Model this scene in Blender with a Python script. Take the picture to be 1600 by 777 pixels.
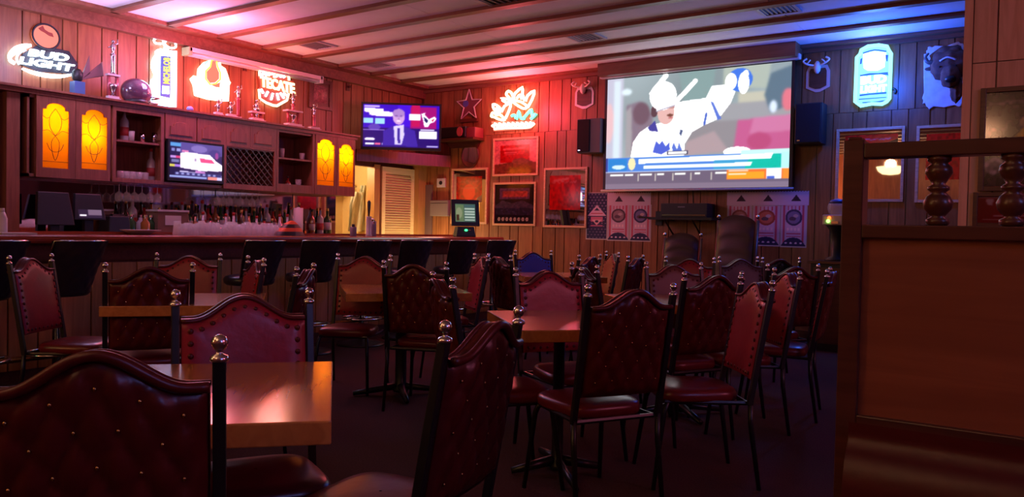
import bpy, math, random
import numpy as np
from mathutils import Vector, Matrix
random.seed(7)
for o in list(bpy.data.objects): bpy.data.objects.remove(o)
S = bpy.context.scene; COL = S.collection
PI = math.pi
# ------------------------------------------------------------------ camera
F, YAW, PIT, ROL, EYE = 1230., -.6002, -.02459, .02006, 1.2
def axes():
    s, c = math.sin(YAW), math.cos(YAW)
    f = Vector((s*math.cos(PIT), c*math.cos(PIT), math.sin(PIT))); r = Vector((c, -s, 0)); u = r.cross(f)
    return math.cos(ROL)*r + math.sin(ROL)*u, -math.sin(ROL)*r + math.cos(ROL)*u, f
CR, CU, CF = axes(); CAM = Vector((0, 0, EYE))
def at(px, py, X=None, Y=None, Z=None):
    d = CF + CR*((px-800)/F) - CU*((py-388.5)/F)
    t = X/d.x if X is not None else (Y/d.y if Y is not None else (Z-EYE)/d.z)
    return CAM + d*t
cd = bpy.data.cameras.new('camera'); co = bpy.data.objects.new('camera', cd); COL.objects.link(co)
cd.sensor_width = 36; cd.lens = F/1600*36; cd.clip_start = .05; cd.clip_end = 100
co.matrix_world = Matrix.Translation(CAM) @ Matrix((CR, CU, -CF)).transposed().to_4x4()
S.camera = co
# ------------------------------------------------------------------ world, exposure
wd = bpy.data.worlds.new('world'); S.world = wd; wd.use_nodes = True
wd.node_tree.nodes['Background'].inputs[0].default_value = (.02, .01, .015, 1)
wd.node_tree.nodes['Background'].inputs[1].default_value = .5
S.view_settings.view_transform = 'Standard'; S.view_settings.look = 'None'
S.view_settings.gamma = 1; S.view_settings.exposure = 0.76; S.view_settings.use_curve_mapping = False
W, D, HC = -8.13, 9.31, 3.35          # left wall x, screen wall y, ceiling height
def light(name, kind, loc, power, col, size=.1, rot=None, sy=None, spread=None):
    l = bpy.data.lights.new(name, kind); l.energy = power; l.color = col
    if kind == 'AREA':
        l.size = size
        if sy: l.shape = 'RECTANGLE'; l.size_y = sy
        if spread: l.spread = spread
    else: l.shadow_soft_size = size
    o = bpy.data.objects.new(name, l); o.location = loc; COL.objects.link(o)
    if rot: o.rotation_euler = rot
    return o
# ------------------------------------------------------------------ materials
MT = {}
def mat(name, col=(.5, .5, .5), rough=.5, metal=0., emit=None, es=1., spec=.5, coat=0., noise=0., nscale=20., alpha=None, trans=0., bump=0., ior=None):
    if name in MT: return MT[name]
    m = bpy.data.materials.new(name); m.use_nodes = True; n = m.node_tree.nodes; L = m.node_tree.links
    b = n['Principled BSDF']
    b.inputs['Base Color'].default_value = (*col, 1); b.inputs['Roughness'].default_value = rough
    b.inputs['Metallic'].default_value = metal; b.inputs['Specular IOR Level'].default_value = spec
    b.inputs['Coat Weight'].default_value = coat; b.inputs['Coat Roughness'].default_value = .12
    b.inputs['Transmission Weight'].default_value = trans
    if ior: b.inputs['IOR'].default_value = ior
    if emit: b.inputs['Emission Color'].default_value = (*emit, 1); b.inputs['Emission Strength'].default_value = es
    if alpha is not None: b.inputs['Alpha'].default_value = alpha
    tc = n.new('ShaderNodeTexCoord'); nz = n.new('ShaderNodeTexNoise'); nz.inputs['Scale'].default_value = nscale
    nz.inputs['Detail'].default_value = 4; L.new(tc.outputs['Object'], nz.inputs['Vector'])
    if noise:
        mx = n.new('ShaderNodeMix'); mx.data_type = 'RGBA'
        mx.inputs[6].default_value = (*[c*(1-noise) for c in col], 1); mx.inputs[7].default_value = (*[min(1, c*(1+noise)) for c in col], 1)
        L.new(nz.outputs['Fac'], mx.inputs[0]); L.new(mx.outputs[2], b.inputs['Base Color'])
    if bump:
        bp = n.new('ShaderNodeBump'); bp.inputs['Strength'].default_value = bump; bp.inputs['Distance'].default_value = .004
        L.new(nz.outputs['Fac'], bp.inputs['Height']); L.new(bp.outputs[0], b.inputs['Normal'])
    MT[name] = m; return m
def wood(name, c1, c2, rough=.4, axis=2, scale=1., coat=0., tint=.25, spec=.5):
    if name in MT: return MT[name]
    m = mat(name, c1, rough, coat=coat, spec=spec); n = m.node_tree.nodes; L = m.node_tree.links; b = n['Principled BSDF']
    tc = n.new('ShaderNodeTexCoord'); mp = n.new('ShaderNodeMapping'); sc = [14*scale]*3; sc[axis] = 1.1*scale
    mp.inputs['Scale'].default_value = sc
    oi = n.new('ShaderNodeObjectInfo'); vm = n.new('ShaderNodeVectorMath'); vm.operation = 'MULTIPLY_ADD'
    cx = n.new('ShaderNodeCombineXYZ'); L.new(oi.outputs['Random'], cx.inputs[0]); L.new(oi.outputs['Random'], cx.inputs[1])
    vm.inputs[1].default_value = (9, 7, 5)
    L.new(cx.outputs[0], vm.inputs[0]); L.new(tc.outputs['Object'], vm.inputs[2])
    L.new(vm.outputs[0], mp.inputs['Vector'])
    nz = n.new('ShaderNodeTexNoise'); nz.inputs['Scale'].default_value = 1.6; nz.inputs['Detail'].default_value = 8; nz.inputs['Distortion'].default_value = 1.4
    L.new(mp.outputs[0], nz.inputs['Vector'])
    rp = n.new('ShaderNodeValToRGB'); rp.color_ramp.elements[0].position = .32; rp.color_ramp.elements[1].position = .68
    rp.color_ramp.elements[0].color = (*c2, 1); rp.color_ramp.elements[1].color = (*c1, 1)
    L.new(nz.outputs['Fac'], rp.inputs[0])
    hs = n.new('ShaderNodeHueSaturation'); ma = n.new('ShaderNodeMath'); ma.operation = 'MULTIPLY_ADD'
    ma.inputs[1].default_value = tint; ma.inputs[2].default_value = 1-tint/2
    L.new(oi.outputs['Random'], ma.inputs[0]); L.new(ma.outputs[0], hs.inputs['Value']); L.new(rp.outputs[0], hs.inputs['Color'])
    L.new(hs.outputs[0], b.inputs['Base Color'])
    bp = n.new('ShaderNodeBump'); bp.inputs['Strength'].default_value = .15; bp.inputs['Distance'].default_value = .002
    L.new(nz.outputs['Fac'], bp.inputs['Height']); L.new(bp.outputs[0], b.inputs['Normal'])
    return m
def glow(name, col, s): return mat(name, (.02, .02, .02), .6, emit=col, es=s)
def colmat(name, emit=0., rough=.5, spec=.5, metal=0., coat=0.):
    if name in MT: return MT[name]
    m = mat(name, (1, 1, 1), rough, metal, spec=spec, coat=coat); n = m.node_tree.nodes; L = m.node_tree.links; b = n['Principled BSDF']
    a = n.new('ShaderNodeVertexColor'); a.layer_name = 'Col'
    if emit:
        m['em'] = 'Emission'; b.inputs['Base Color'].default_value = (.02, .02, .02, 1)
        L.new(a.outputs['Color'], b.inputs['Emission Color']); b.inputs['Emission Strength'].default_value = emit
    else: L.new(a.outputs['Color'], b.inputs['Base Color'])
    return m
WP = wood('wall_panelling', (.34, .125, .045), (.20, .065, .022), .42, 2, .8, tint=.3)
WPL = wood('pale_panelling', (.78, .46, .28), (.62, .34, .19), .45, 2, .8, tint=.2)
CABW = wood('cabinet_oak', (.34, .12, .07), (.22, .075, .045), .35, 2, 1.1, tint=.1)
DARKW = wood('dark_stained_wood', (.12, .035, .02), (.07, .02, .012), .3, 0, 1., tint=.1)
BARW = wood('bar_mahogany', (.46, .09, .04), (.28, .05, .022), .14, 1, .8, coat=.6, tint=.05)
BARF = wood('bar_front_wood', (.52, .25, .10), (.36, .16, .06), .4, 2, .9, tint=.25)
TABW = wood('table_oak', (.55, .23, .055), (.42, .16, .035), .2, 0, .9, coat=.5, tint=.05)
CEIL = mat('ceiling_board', (.82, .78, .80), .75, noise=.05, nscale=6)
BATT = wood('batten_wood', (.26, .10, .05), (.17, .06, .03), .5, 0, .6, tint=.1)
CARPET = mat('carpet', (.062, .030, .028), .95, noise=.6, nscale=120, spec=.1, bump=.6)
VINYL = mat('red_vinyl', (.30, .014, .026), .32, noise=.15, nscale=30, spec=.5, bump=.25)
VINYLD = mat('oxblood_vinyl', (.085, .007, .006), .34, noise=.15, nscale=30, spec=.45, bump=.25)
BLKV = mat('black_vinyl', (.028, .022, .03), .28, spec=.5, bump=.2, nscale=40)
BLK = mat('black_metal', (.010, .009, .010), .35, spec=.5)
BLKP = mat('black_plastic', (.012, .012, .014), .45)
CHR = mat('chrome', (.75, .73, .72), .12, 1.)
SILV = mat('silver_finial', (.8, .78, .78), .16, 1.)
BRASS = mat('brass', (.65, .42, .16), .25, 1.)
MIR = mat('mirror_glass', (.78, .76, .76), .02, 1.)
MIRD = mat('smoked_mirror', (.62, .52, .56), .04, 1.)
GOLDF = wood('gilt_frame', (.75, .46, .26), (.55, .30, .16), .35, 0, 2., tint=.1)
GLS = mat('clear_glass', (.95, .95, .97), .03, trans=.0, alpha=.28, spec=1.)
WHT = mat('white_plastic', (.6, .57, .56), .5)
PAPER = mat('paper', (.6, .55, .55), .8)
# ------------------------------------------------------------------ mesh building
class MB:
    def __init__(s, M=None): s.v = []; s.f = []; s.M = M
    def add(s, vs, fs):
        o = len(s.v)
        s.v += [(s.M @ Vector(v))[:] if s.M else tuple(v) for v in vs]
        s.f += [tuple(i+o for i in f) for f in fs]; return s
    def box(s, lo, hi, tx=0, ty=0):
        x0, y0, z0 = lo; x1, y1, z1 = hi
        if x0 > x1: x0, x1 = x1, x0
        if y0 > y1: y0, y1 = y1, y0
        if z0 > z1: z0, z1 = z1, z0
        return s.add([(x0, y0, z0), (x1, y0, z0), (x1, y1, z0), (x0, y1, z0), (x0+tx, y0+ty, z1), (x1-tx, y0+ty, z1), (x1-tx, y1-ty, z1), (x0+tx, y1-ty, z1)],
                     [(0, 3, 2, 1), (4, 5, 6, 7), (0, 1, 5, 4), (1, 2, 6, 5), (2, 3, 7, 6), (3, 0, 4, 7)])
    def tube(s, pts, r, n=8, closed=False, caps=True):
        P = [Vector(p) for p in pts]; m = len(P); rs = r if isinstance(r, (list, tuple)) else [r]*m
        vs = []; ref = None
        for i, p in enumerate(P):
            a = P[i-1] if (i > 0 or closed) else p; b = P[(i+1) % m] if (i < m-1 or closed) else p
            t = (b-a)
            if t.length < 1e-9: t = Vector((0, 0, 1))
            t.normalize()
            if ref is None:
                ref = Vector((0, 0, 1)) if abs(t.z) < .9 else Vector((1, 0, 0))
            x = ref - t*ref.dot(t)
            if x.length < 1e-6: x = t.orthogonal()
            x.normalize(); ref = x; y = t.cross(x)
            for k in range(n):
                an = 2*PI*(k+.5)/n; vs.append(p + (x*math.cos(an)+y*math.sin(an))*rs[i])
        fs = []
        for i in range(m if closed else m-1):
            for k in range(n):
                a = i*n+k; b = i*n+(k+1) % n; j = (i+1) % m
                fs.append((a, b, j*n+(k+1) % n, j*n+k))
        if not closed and caps: fs += [tuple(range(n-1, -1, -1)), tuple((m-1)*n+k for k in range(n))]
        return s.add(vs, fs)
    def lathe(s, prof, c=(0, 0, 0), n=16, axis='z'):
        vs = []; fs = []
        for r, h in prof:
            for k in range(n):
                a = 2*PI*k/n; x, y = r*math.cos(a), r*math.sin(a)
                v = (x, y, h) if axis == 'z' else ((x, h, y) if axis == 'y' else (h, x, y))
                vs.append((v[0]+c[0], v[1]+c[1], v[2]+c[2]))
        for i in range(len(prof)-1):
            for k in range(n):
                fs.append((i*n+k, i*n+(k+1) % n, (i+1)*n+(k+1) % n, (i+1)*n+k))
        fs += [tuple(range(n-1, -1, -1)), tuple((len(prof)-1)*n+k for k in range(n))]
        return s.add(vs, fs)
    def ball(s, c, r, n=10, sc=(1, 1, 1)):
        m = max(5, n//2+1); prof = [(max(1e-4, math.sin(PI*i/m)), -math.cos(PI*i/m)) for i in range(m+1)]
        vs = []; fs = []
        for q, h in prof:
            for k in range(n):
                a = 2*PI*k/n; vs.append((c[0]+r*sc[0]*q*math.cos(a), c[1]+r*sc[1]*q*math.sin(a), c[2]+r*sc[2]*h))
        for i in range(m):
            for k in range(n): fs.append((i*n+k, i*n+(k+1) % n, (i+1)*n+(k+1) % n, (i+1)*n+k))
        return s.add(vs, fs)
    def prism(s, poly, z0, z1):      # poly in local a,b ; depth along c
        n = len(poly); vs = [(a, b, z0) for a, b in poly]+[(a, b, z1) for a, b in poly]
        return s.add(vs, [tuple(range(n-1, -1, -1)), tuple(range(n, 2*n))]+[(i, (i+1) % n, n+(i+1) % n, n+i) for i in range(n)])
    def grid(s, fn, nu, nv, flip=False):
        vs = [fn(i/nu, j/nv) for j in range(nv+1) for i in range(nu+1)]; w = nu+1
        fs = [(j*w+i, j*w+i+1, (j+1)*w+i+1, (j+1)*w+i) for j in range(nv) for i in range(nu)]
        if flip: fs = [f[::-1] for f in fs]
        return s.add(vs, fs)
def link(name, mb, m, parent=None, smooth=False, bevel=0):
    off = Vector((0, 0, 0)); p = parent
    while p is not None: off += Vector(p.location); p = p.parent
    me = bpy.data.meshes.new(name); me.from_pydata([tuple(Vector(v)-off) for v in mb.v], [], mb.f); me.update()
    if smooth: me.polygons.foreach_set('use_smooth', [True]*len(me.polygons))
    me.materials.append(m); o = bpy.data.objects.new(name, me); COL.objects.link(o)
    if parent is not None: o.parent = parent
    if smooth == 'auto':
        pass
    if bevel:
        b = o.modifiers.new('bevel', 'BEVEL'); b.width = bevel; b.segments = 2; b.limit_method = 'ANGLE'
    return o
def tag(o, label=None, cat=None, group=None, kind=None):
    if label: o['label'] = label
    if cat: o['category'] = cat
    if group: o['group'] = group
    if kind: o['kind'] = kind
    return o
def empty(name, loc, label, cat, group=None, rz=0):
    o = bpy.data.objects.new(name, None); o.empty_display_size = .05; COL.objects.link(o); o.location = loc; o.rotation_euler.z = rz
    return tag(o, label, cat, group)
def copy_tree(o, parent=None):
    c = o.copy(); COL.objects.link(c); c.parent = parent
    for k in KIDS.get(o.name, [ch for ch in o.children]): copy_tree(k, c)
    return c
KIDS = {}
def wallM(kind, off=0.):
    if kind == 'B': return Matrix(((1, 0, 0, 0), (0, 0, -1, D-off), (0, 1, 0, 0), (0, 0, 0, 1)))
    if kind == 'L': return Matrix(((0, 0, 1, W+off), (1, 0, 0, 0), (0, 1, 0, 0), (0, 0, 0, 1)))
def wp(kind, px, py, off=.02):      # pixel -> wall-local (a,b)
    if kind == 'B': p = at(px, py, Y=D-off); return (p.x, p.z)
    p = at(px, py, X=W+off); return (p.y, p.z)
def rect(kind, x0, y0, x1, y1, off=.02):
    a = [wp(kind, x, y, off) for x, y in ((x0, y0), (x1, y0), (x1, y1), (x0, y1))]
    return ((a[0][0]+a[3][0])/2, (a[2][1]+a[3][1])/2, (a[1][0]+a[2][0])/2, (a[0][1]+a[1][1])/2)
# ------------------------------------------------------------------ painted prints (colour per vertex of a fine grid)
class Canvas:
    def __init__(s, w, h, bg=(0, 0, 0)):
        s.w, s.h = w, h; s.a = np.zeros((h, w, 3)); s.a[:] = bg
        s.X, s.Y = np.meshgrid((np.arange(w)+.5)/w, (np.arange(h)+.5)/h)
    def put(s, m, c, al=1.): m = np.clip(m*al, 0, 1)[..., None]; s.a = s.a*(1-m)+np.array(c)*m; return s
    def rect(s, x0, y0, x1, y1, c, al=1.): return s.put(((s.X >= x0) & (s.X < x1) & (s.Y >= y0) & (s.Y < y1)).astype(float), c, al)
    def ell(s, x, y, rx, ry, c, al=1.): return s.put((((s.X-x)/rx)**2+((s.Y-y)/ry)**2 < 1).astype(float), c, al)
    def ring(s, x, y, rx, ry, t, c): q = np.sqrt(((s.X-x)/rx)**2+((s.Y-y)/ry)**2); return s.put(((q < 1) & (q > 1-t)).astype(float), c)
    def poly(s, pts, c, al=1.):
        ins = np.zeros(s.X.shape, bool); n = len(pts)
        for i in range(n):
            x0, y0 = pts[i]; x1, y1 = pts[(i+1) % n]
            if y0 == y1: continue
            cr = ((s.Y > y0) != (s.Y > y1)) & (s.X < (x1-x0)*(s.Y-y0)/(y1-y0)+x0); ins ^= cr
        return s.put(ins.astype(float), c, al)
    def line(s, x0, y0, x1, y1, t, c, al=1.):
        dx, dy = x1-x0, y1-y0; L = dx*dx+dy*dy+1e-12
        k = np.clip(((s.X-x0)*dx+(s.Y-y0)*dy)/L, 0, 1); d = np.hypot(s.X-x0-k*dx, (s.Y-y0-k*dy)*s.h/s.w)
        return s.put((d < t).astype(float), c, al)
    def blur(s, k=1):
        for _ in range(k):
            p = np.pad(s.a, ((1, 1), (1, 1), (0, 0)), 'edge'); s.a = (p[:-2, 1:-1]+p[2:, 1:-1]+p[1:-1, :-2]+p[1:-1, 2:]+2*p[1:-1, 1:-1])/6
        return s
    def noise(s, amt, sd=1, k=2):
        r = np.random.RandomState(sd).rand(s.h//k+2, s.w//k+2); r = np.kron(r, np.ones((k, k)))[:s.h, :s.w]
        s.a = np.clip(s.a*(1+amt*(r[..., None]-.5)*2), 0, 1); return s
def panel(name, cv, o3, u3, v3, m, parent=None):      # canvas as a flat printed sheet: o3 = lower-left corner
    w, h = cv.w, cv.h; o3, u3, v3 = Vector(o3), Vector(u3), Vector(v3)
    off = Vector((0, 0, 0)); p = parent
    while p is not None: off += Vector(p.location); p = p.parent
    i, j = np.meshgrid(np.arange(w)/(w-1), np.arange(h)/(h-1))
    P = np.array(o3-off)+i[..., None]*np.array(u3)+(1-j)[..., None]*np.array(v3)
    me = bpy.data.meshes.new(name); idx = np.arange(w*h).reshape(h, w)
    fs = np.stack([idx[1:, :-1], idx[1:, 1:], idx[:-1, 1:], idx[:-1, :-1]], -1).reshape(-1, 4)
    me.from_pydata(P.reshape(-1, 3).tolist(), [], fs.tolist())
    a = me.color_attributes.new('Col', 'FLOAT_COLOR', 'POINT')
    c = np.ones((w*h, 4)); c[:, :3] = np.clip(cv.a.reshape(-1, 3), 0, None)**2.2
    if 'Emission' in m.get('em', ''): k = np.clip((c[:, :3].min(1)-.72)/.25, 0, 1)[:, None]; c[:, :3] *= 1+1.6*k
    a.data.foreach_set('color', c.astype(np.float32).ravel()); me.materials.append(m)
    o = bpy.data.objects.new(name, me); COL.objects.link(o); o.parent = parent; return o
def wpanel(name, cv, kind, r, off, m, parent):        # r = (a0,b0,a1,b1) on a wall
    M = wallM(kind, off) if kind in ('B',) else wallM('L', off)
    o3 = M @ Vector((r[0], r[1], 0)); u = M.to_3x3() @ Vector((r[2]-r[0], 0, 0)); v = M.to_3x3() @ Vector((0, r[3]-r[1], 0))
    if kind == 'B': o3 = Vector((r[0], D-off, r[1]))
    else: o3 = Vector((W+off, r[0], r[1]))
    return panel(name, cv, o3, u, v, m, parent)
def text_mb(s, o2, u2, v2, conv, depth, bold=0):      # text in a pixel parallelogram, thrown onto a wall by conv
    cu = bpy.data.curves.new('t', 'FONT'); cu.body = s; cu.resolution_u = 3; cu.offset = bold
    ob = bpy.data.objects.new('t', cu); COL.objects.link(ob); bpy.context.view_layer.update()
    me = bpy.data.meshes.new_from_object(ob.evaluated_get(bpy.context.evaluated_depsgraph_get()))
    V = [v.co.copy() for v in me.vertices]; Fc = [tuple(p.vertices) for p in me.polygons]; edges = {}
    for f in Fc:
        for a, b in zip(f, f[1:]+f[:1]):
            edges[(a, b)] = edges.get((a, b), 0)+1
    bpy.data.objects.remove(ob); bpy.data.curves.remove(cu); bpy.data.meshes.remove(me)
    x0 = min(v.x for v in V); x1 = max(v.x for v in V); y0 = min(v.y for v in V); y1 = max(v.y for v in V)
    back = []; front = []
    for v in V:
        a = (v.x-x0)/(x1-x0); b = (v.y-y0)/(y1-y0); x = o2[0]+a*u2[0]+b*v2[0]; y = o2[1]+a*u2[1]+b*v2[1]
        p, n = conv(x, y); back.append(p); front.append(p+n*depth)
    k = len(V); fs = [tuple(i+k for i in f) for f in Fc]+[f[::-1] for f in Fc]
    for (a, b) in edges:
        if (b, a) not in edges: fs.append((a, b, b+k, a+k))
    return MB().add(back+front, fs)
def convW(kind, off):
    def f(x, y):
        if kind == 'B': return at(x, y, Y=D-off), Vector((0, -1, 0))
        return at(x, y, X=W+off), Vector((1, 0, 0))
    return f
def smooth_path(P, n=4, closed=False):
    out = []; m = len(P)
    for i in range(m if closed else m-1):
        g = (lambda k: P[k % m]) if closed else (lambda k: P[max(0, min(m-1, k))])
        p0, p1, p2, p3 = g(i-1), g(i), g(i+1), g(i+2)
        for k in range(n):
            t = k/n; out.append(tuple(.5*((2*b)+(-a+c)*t+(2*a-5*b+4*c-d)*t*t+(-a+3*b-3*c+d)*t**3) for a, b, c, d in zip(p0, p1, p2, p3)))
    if not closed: out.append(tuple(P[-1]))
    return out
def neon(mb, kind, pts, r, off=.05, closed=False, sm=3, n=6):
    P = smooth_path(pts, sm, closed) if sm else pts
    return mb.tube([convW(kind, off)(x, y)[0] for x, y in P], r, n, closed)
def wpoly(kind, pts, off, depth, mb=None):
    mb = mb or MB(wallM(kind, 0)); q = [wp(kind, x, y, off) for x, y in pts]
    ar = sum(a[0]*b[1]-b[0]*a[1] for a, b in zip(q, q[1:]+q[:1]))
    if ar < 0: q = q[::-1]
    return mb.prism(q, off-depth, off)
# ================================================================== THE SETTING
XR, YF = 4.2, -3.6
fl = tag(link('floor', MB().box((W-.2, YF-.2, -.1), (XR+.2, D+.2, 0)), CARPET), 'dark worn patterned carpet', kind='structure')
def wallobj(name, lo, hi, m=WP):
    return tag(link(name, MB().box(lo, hi), m), kind='structure')
wb = wallobj('wall_back', (W-.2, D, 0), (XR+.2, D+.2, HC), DARKW)
PAN0, PAN1 = 7.48, 8.32                                   # opening in the left wall behind the bar end
lw = MB().box((W-.12, YF, 0), (W, PAN0, HC)).box((W-.12, PAN1, 0), (W, D, HC)).box((W-.12, PAN0, 2.06), (W, PAN1, HC))
wl = tag(link('wall_left', lw, DARKW), kind='structure')
wr = wallobj('wall_right', (XR, YF, 0), (XR+.2, D, HC))
wf = wallobj('wall_front', (W, YF-.2, 0), (XR, YF, HC))
ce = tag(link('ceiling', MB().box((W-.2, YF-.2, HC), (XR+.2, D+.2, HC+.1)), CEIL), kind='structure')
# vertical wall boards: four shared widths
BW = [.205, .145, .245, .165]
def boardmesh(w, h, kind):
    g = .004; t = .014
    M = Matrix(((1, 0, 0, 0), (0, 0, -1, 0), (0, 1, 0, 0), (0, 0, 0, 1))) if kind == 'B' else Matrix(((0, 0, 1, 0), (1, 0, 0, 0), (0, 1, 0, 0), (0, 0, 0, 1)))
    mb = MB(M).box((g, 0, 0), (w-g, h, t), .003, 0); me = bpy.data.meshes.new('board'); me.from_pydata(mb.v, [], mb.f); me.update(); return me
def boards(parent, kind, a0, a1, b0, b1, base, m=WP):
    cache = {}; a = a0; i = 0
    while a < a1-.03:
        w = BW[i % 4] if a+BW[i % 4] < a1 else a1-a
        if w not in cache: cache[w] = boardmesh(w, b1-b0, kind); cache[w].materials.append(m)
        o = bpy.data.objects.new('wall_board', cache[w]); COL.objects.link(o); o.parent = parent
        o.location = (a, base, b0) if kind == 'B' else (base, a, b0)
        a += w; i += 1
boards(wb, 'B', W, -.6, 0, 2.56, D); boards(wb, 'B', W+.06, -.6, 2.565, HC, D)
boards(wl, 'L', 2.2, PAN0-.02, .0, HC, W); boards(wl, 'L', PAN0-.02, D, 2.2, HC, W)
# ceiling: white boards between brown battens
y = 4.92-.61*14; cm = None; bmh = None
while y < D:
    y1 = min(y+.61, D)
    if y1-y > .1 and y > YF:
        for xa, xb in ((W, -5.2), (-5.2, -2.2), (-2.2, .8), (.8, XR)):
            o = link('ceiling_board', MB().box((xa+.004, y+.004, HC-.012), (xb-.004, y1-.004, HC-.001)), CEIL, ce)
        link('batten', MB().box((W+.25, y-.045, HC-.05), (XR, y+.045, HC-.012), 0, .012), BATT, ce)
    y += .61
# cove beam along the left wall and trim along the back wall
tag(link('trim_1', MB(Matrix(((0, 0, 1, W), (1, 0, 0, 0), (0, 1, 0, 0), (0, 0, 0, 1)))).prism([(YF, HC-.17), (D, HC-.17), (D, HC-.01), (YF, HC-.01)], .014, .10).box((YF, HC-.05, .1), (D, HC-.012, .28)), BATT), 'brown cove beam under the ceiling above the bar shelf', kind='structure')
tag(link('trim_2', MB().box((W+.1, D-.07, HC-.09), (-.5, D-.014, HC-.012)), BATT), 'brown ceiling trim along the screen wall', kind='structure')
tag(link('baseboard_back', MB().box((W, D-.035, 0), (-.5, D-.014, .11)), DARKW), kind='structure')
sx0, sz0, sx1, sz1 = rect('B', 944, 110, 1241, 297, .2)
tag(link('trim_3', MB().box((sx0-.03, D-.36, HC-.17), (sx1+.03, D-.07, HC-.013)), BATT), 'brown box valance on the ceiling above the projection screen', kind='structure')
# nib wall on the right with boards
NY = 6.5; nx = at(1519, 100, Y=NY).x
wn = wallobj('wall_partition', (nx, NY, 0), (nx+2.6, NY+.14, HC), DARKW)
cache = {}; a = nx+.02; i = 0
for w in [.15, .24, .205, .155, .205]*3:
    if i > 12: break
    a = sum(([.15, .24, .205, .155, .205]*3)[:i]); i += 1
    for z0, z1 in ((0, 2.44), (2.447, HC)):
        link('wall_board', MB(Matrix(((1, 0, 0, 0), (0, 0, -1, NY), (0, 1, 0, 0), (0, 0, 0, 1)))).box((nx+a+.003, z0, 0), (nx+a+w-.003, z1, .014), .003, 0), WPL, wn)
tag(link('trim_4', MB().box((nx-.055, NY-.02, 0), (nx-.001, NY+.16, HC)), WPL), 'pale wooden corner board on the partition end', kind='structure')
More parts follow.
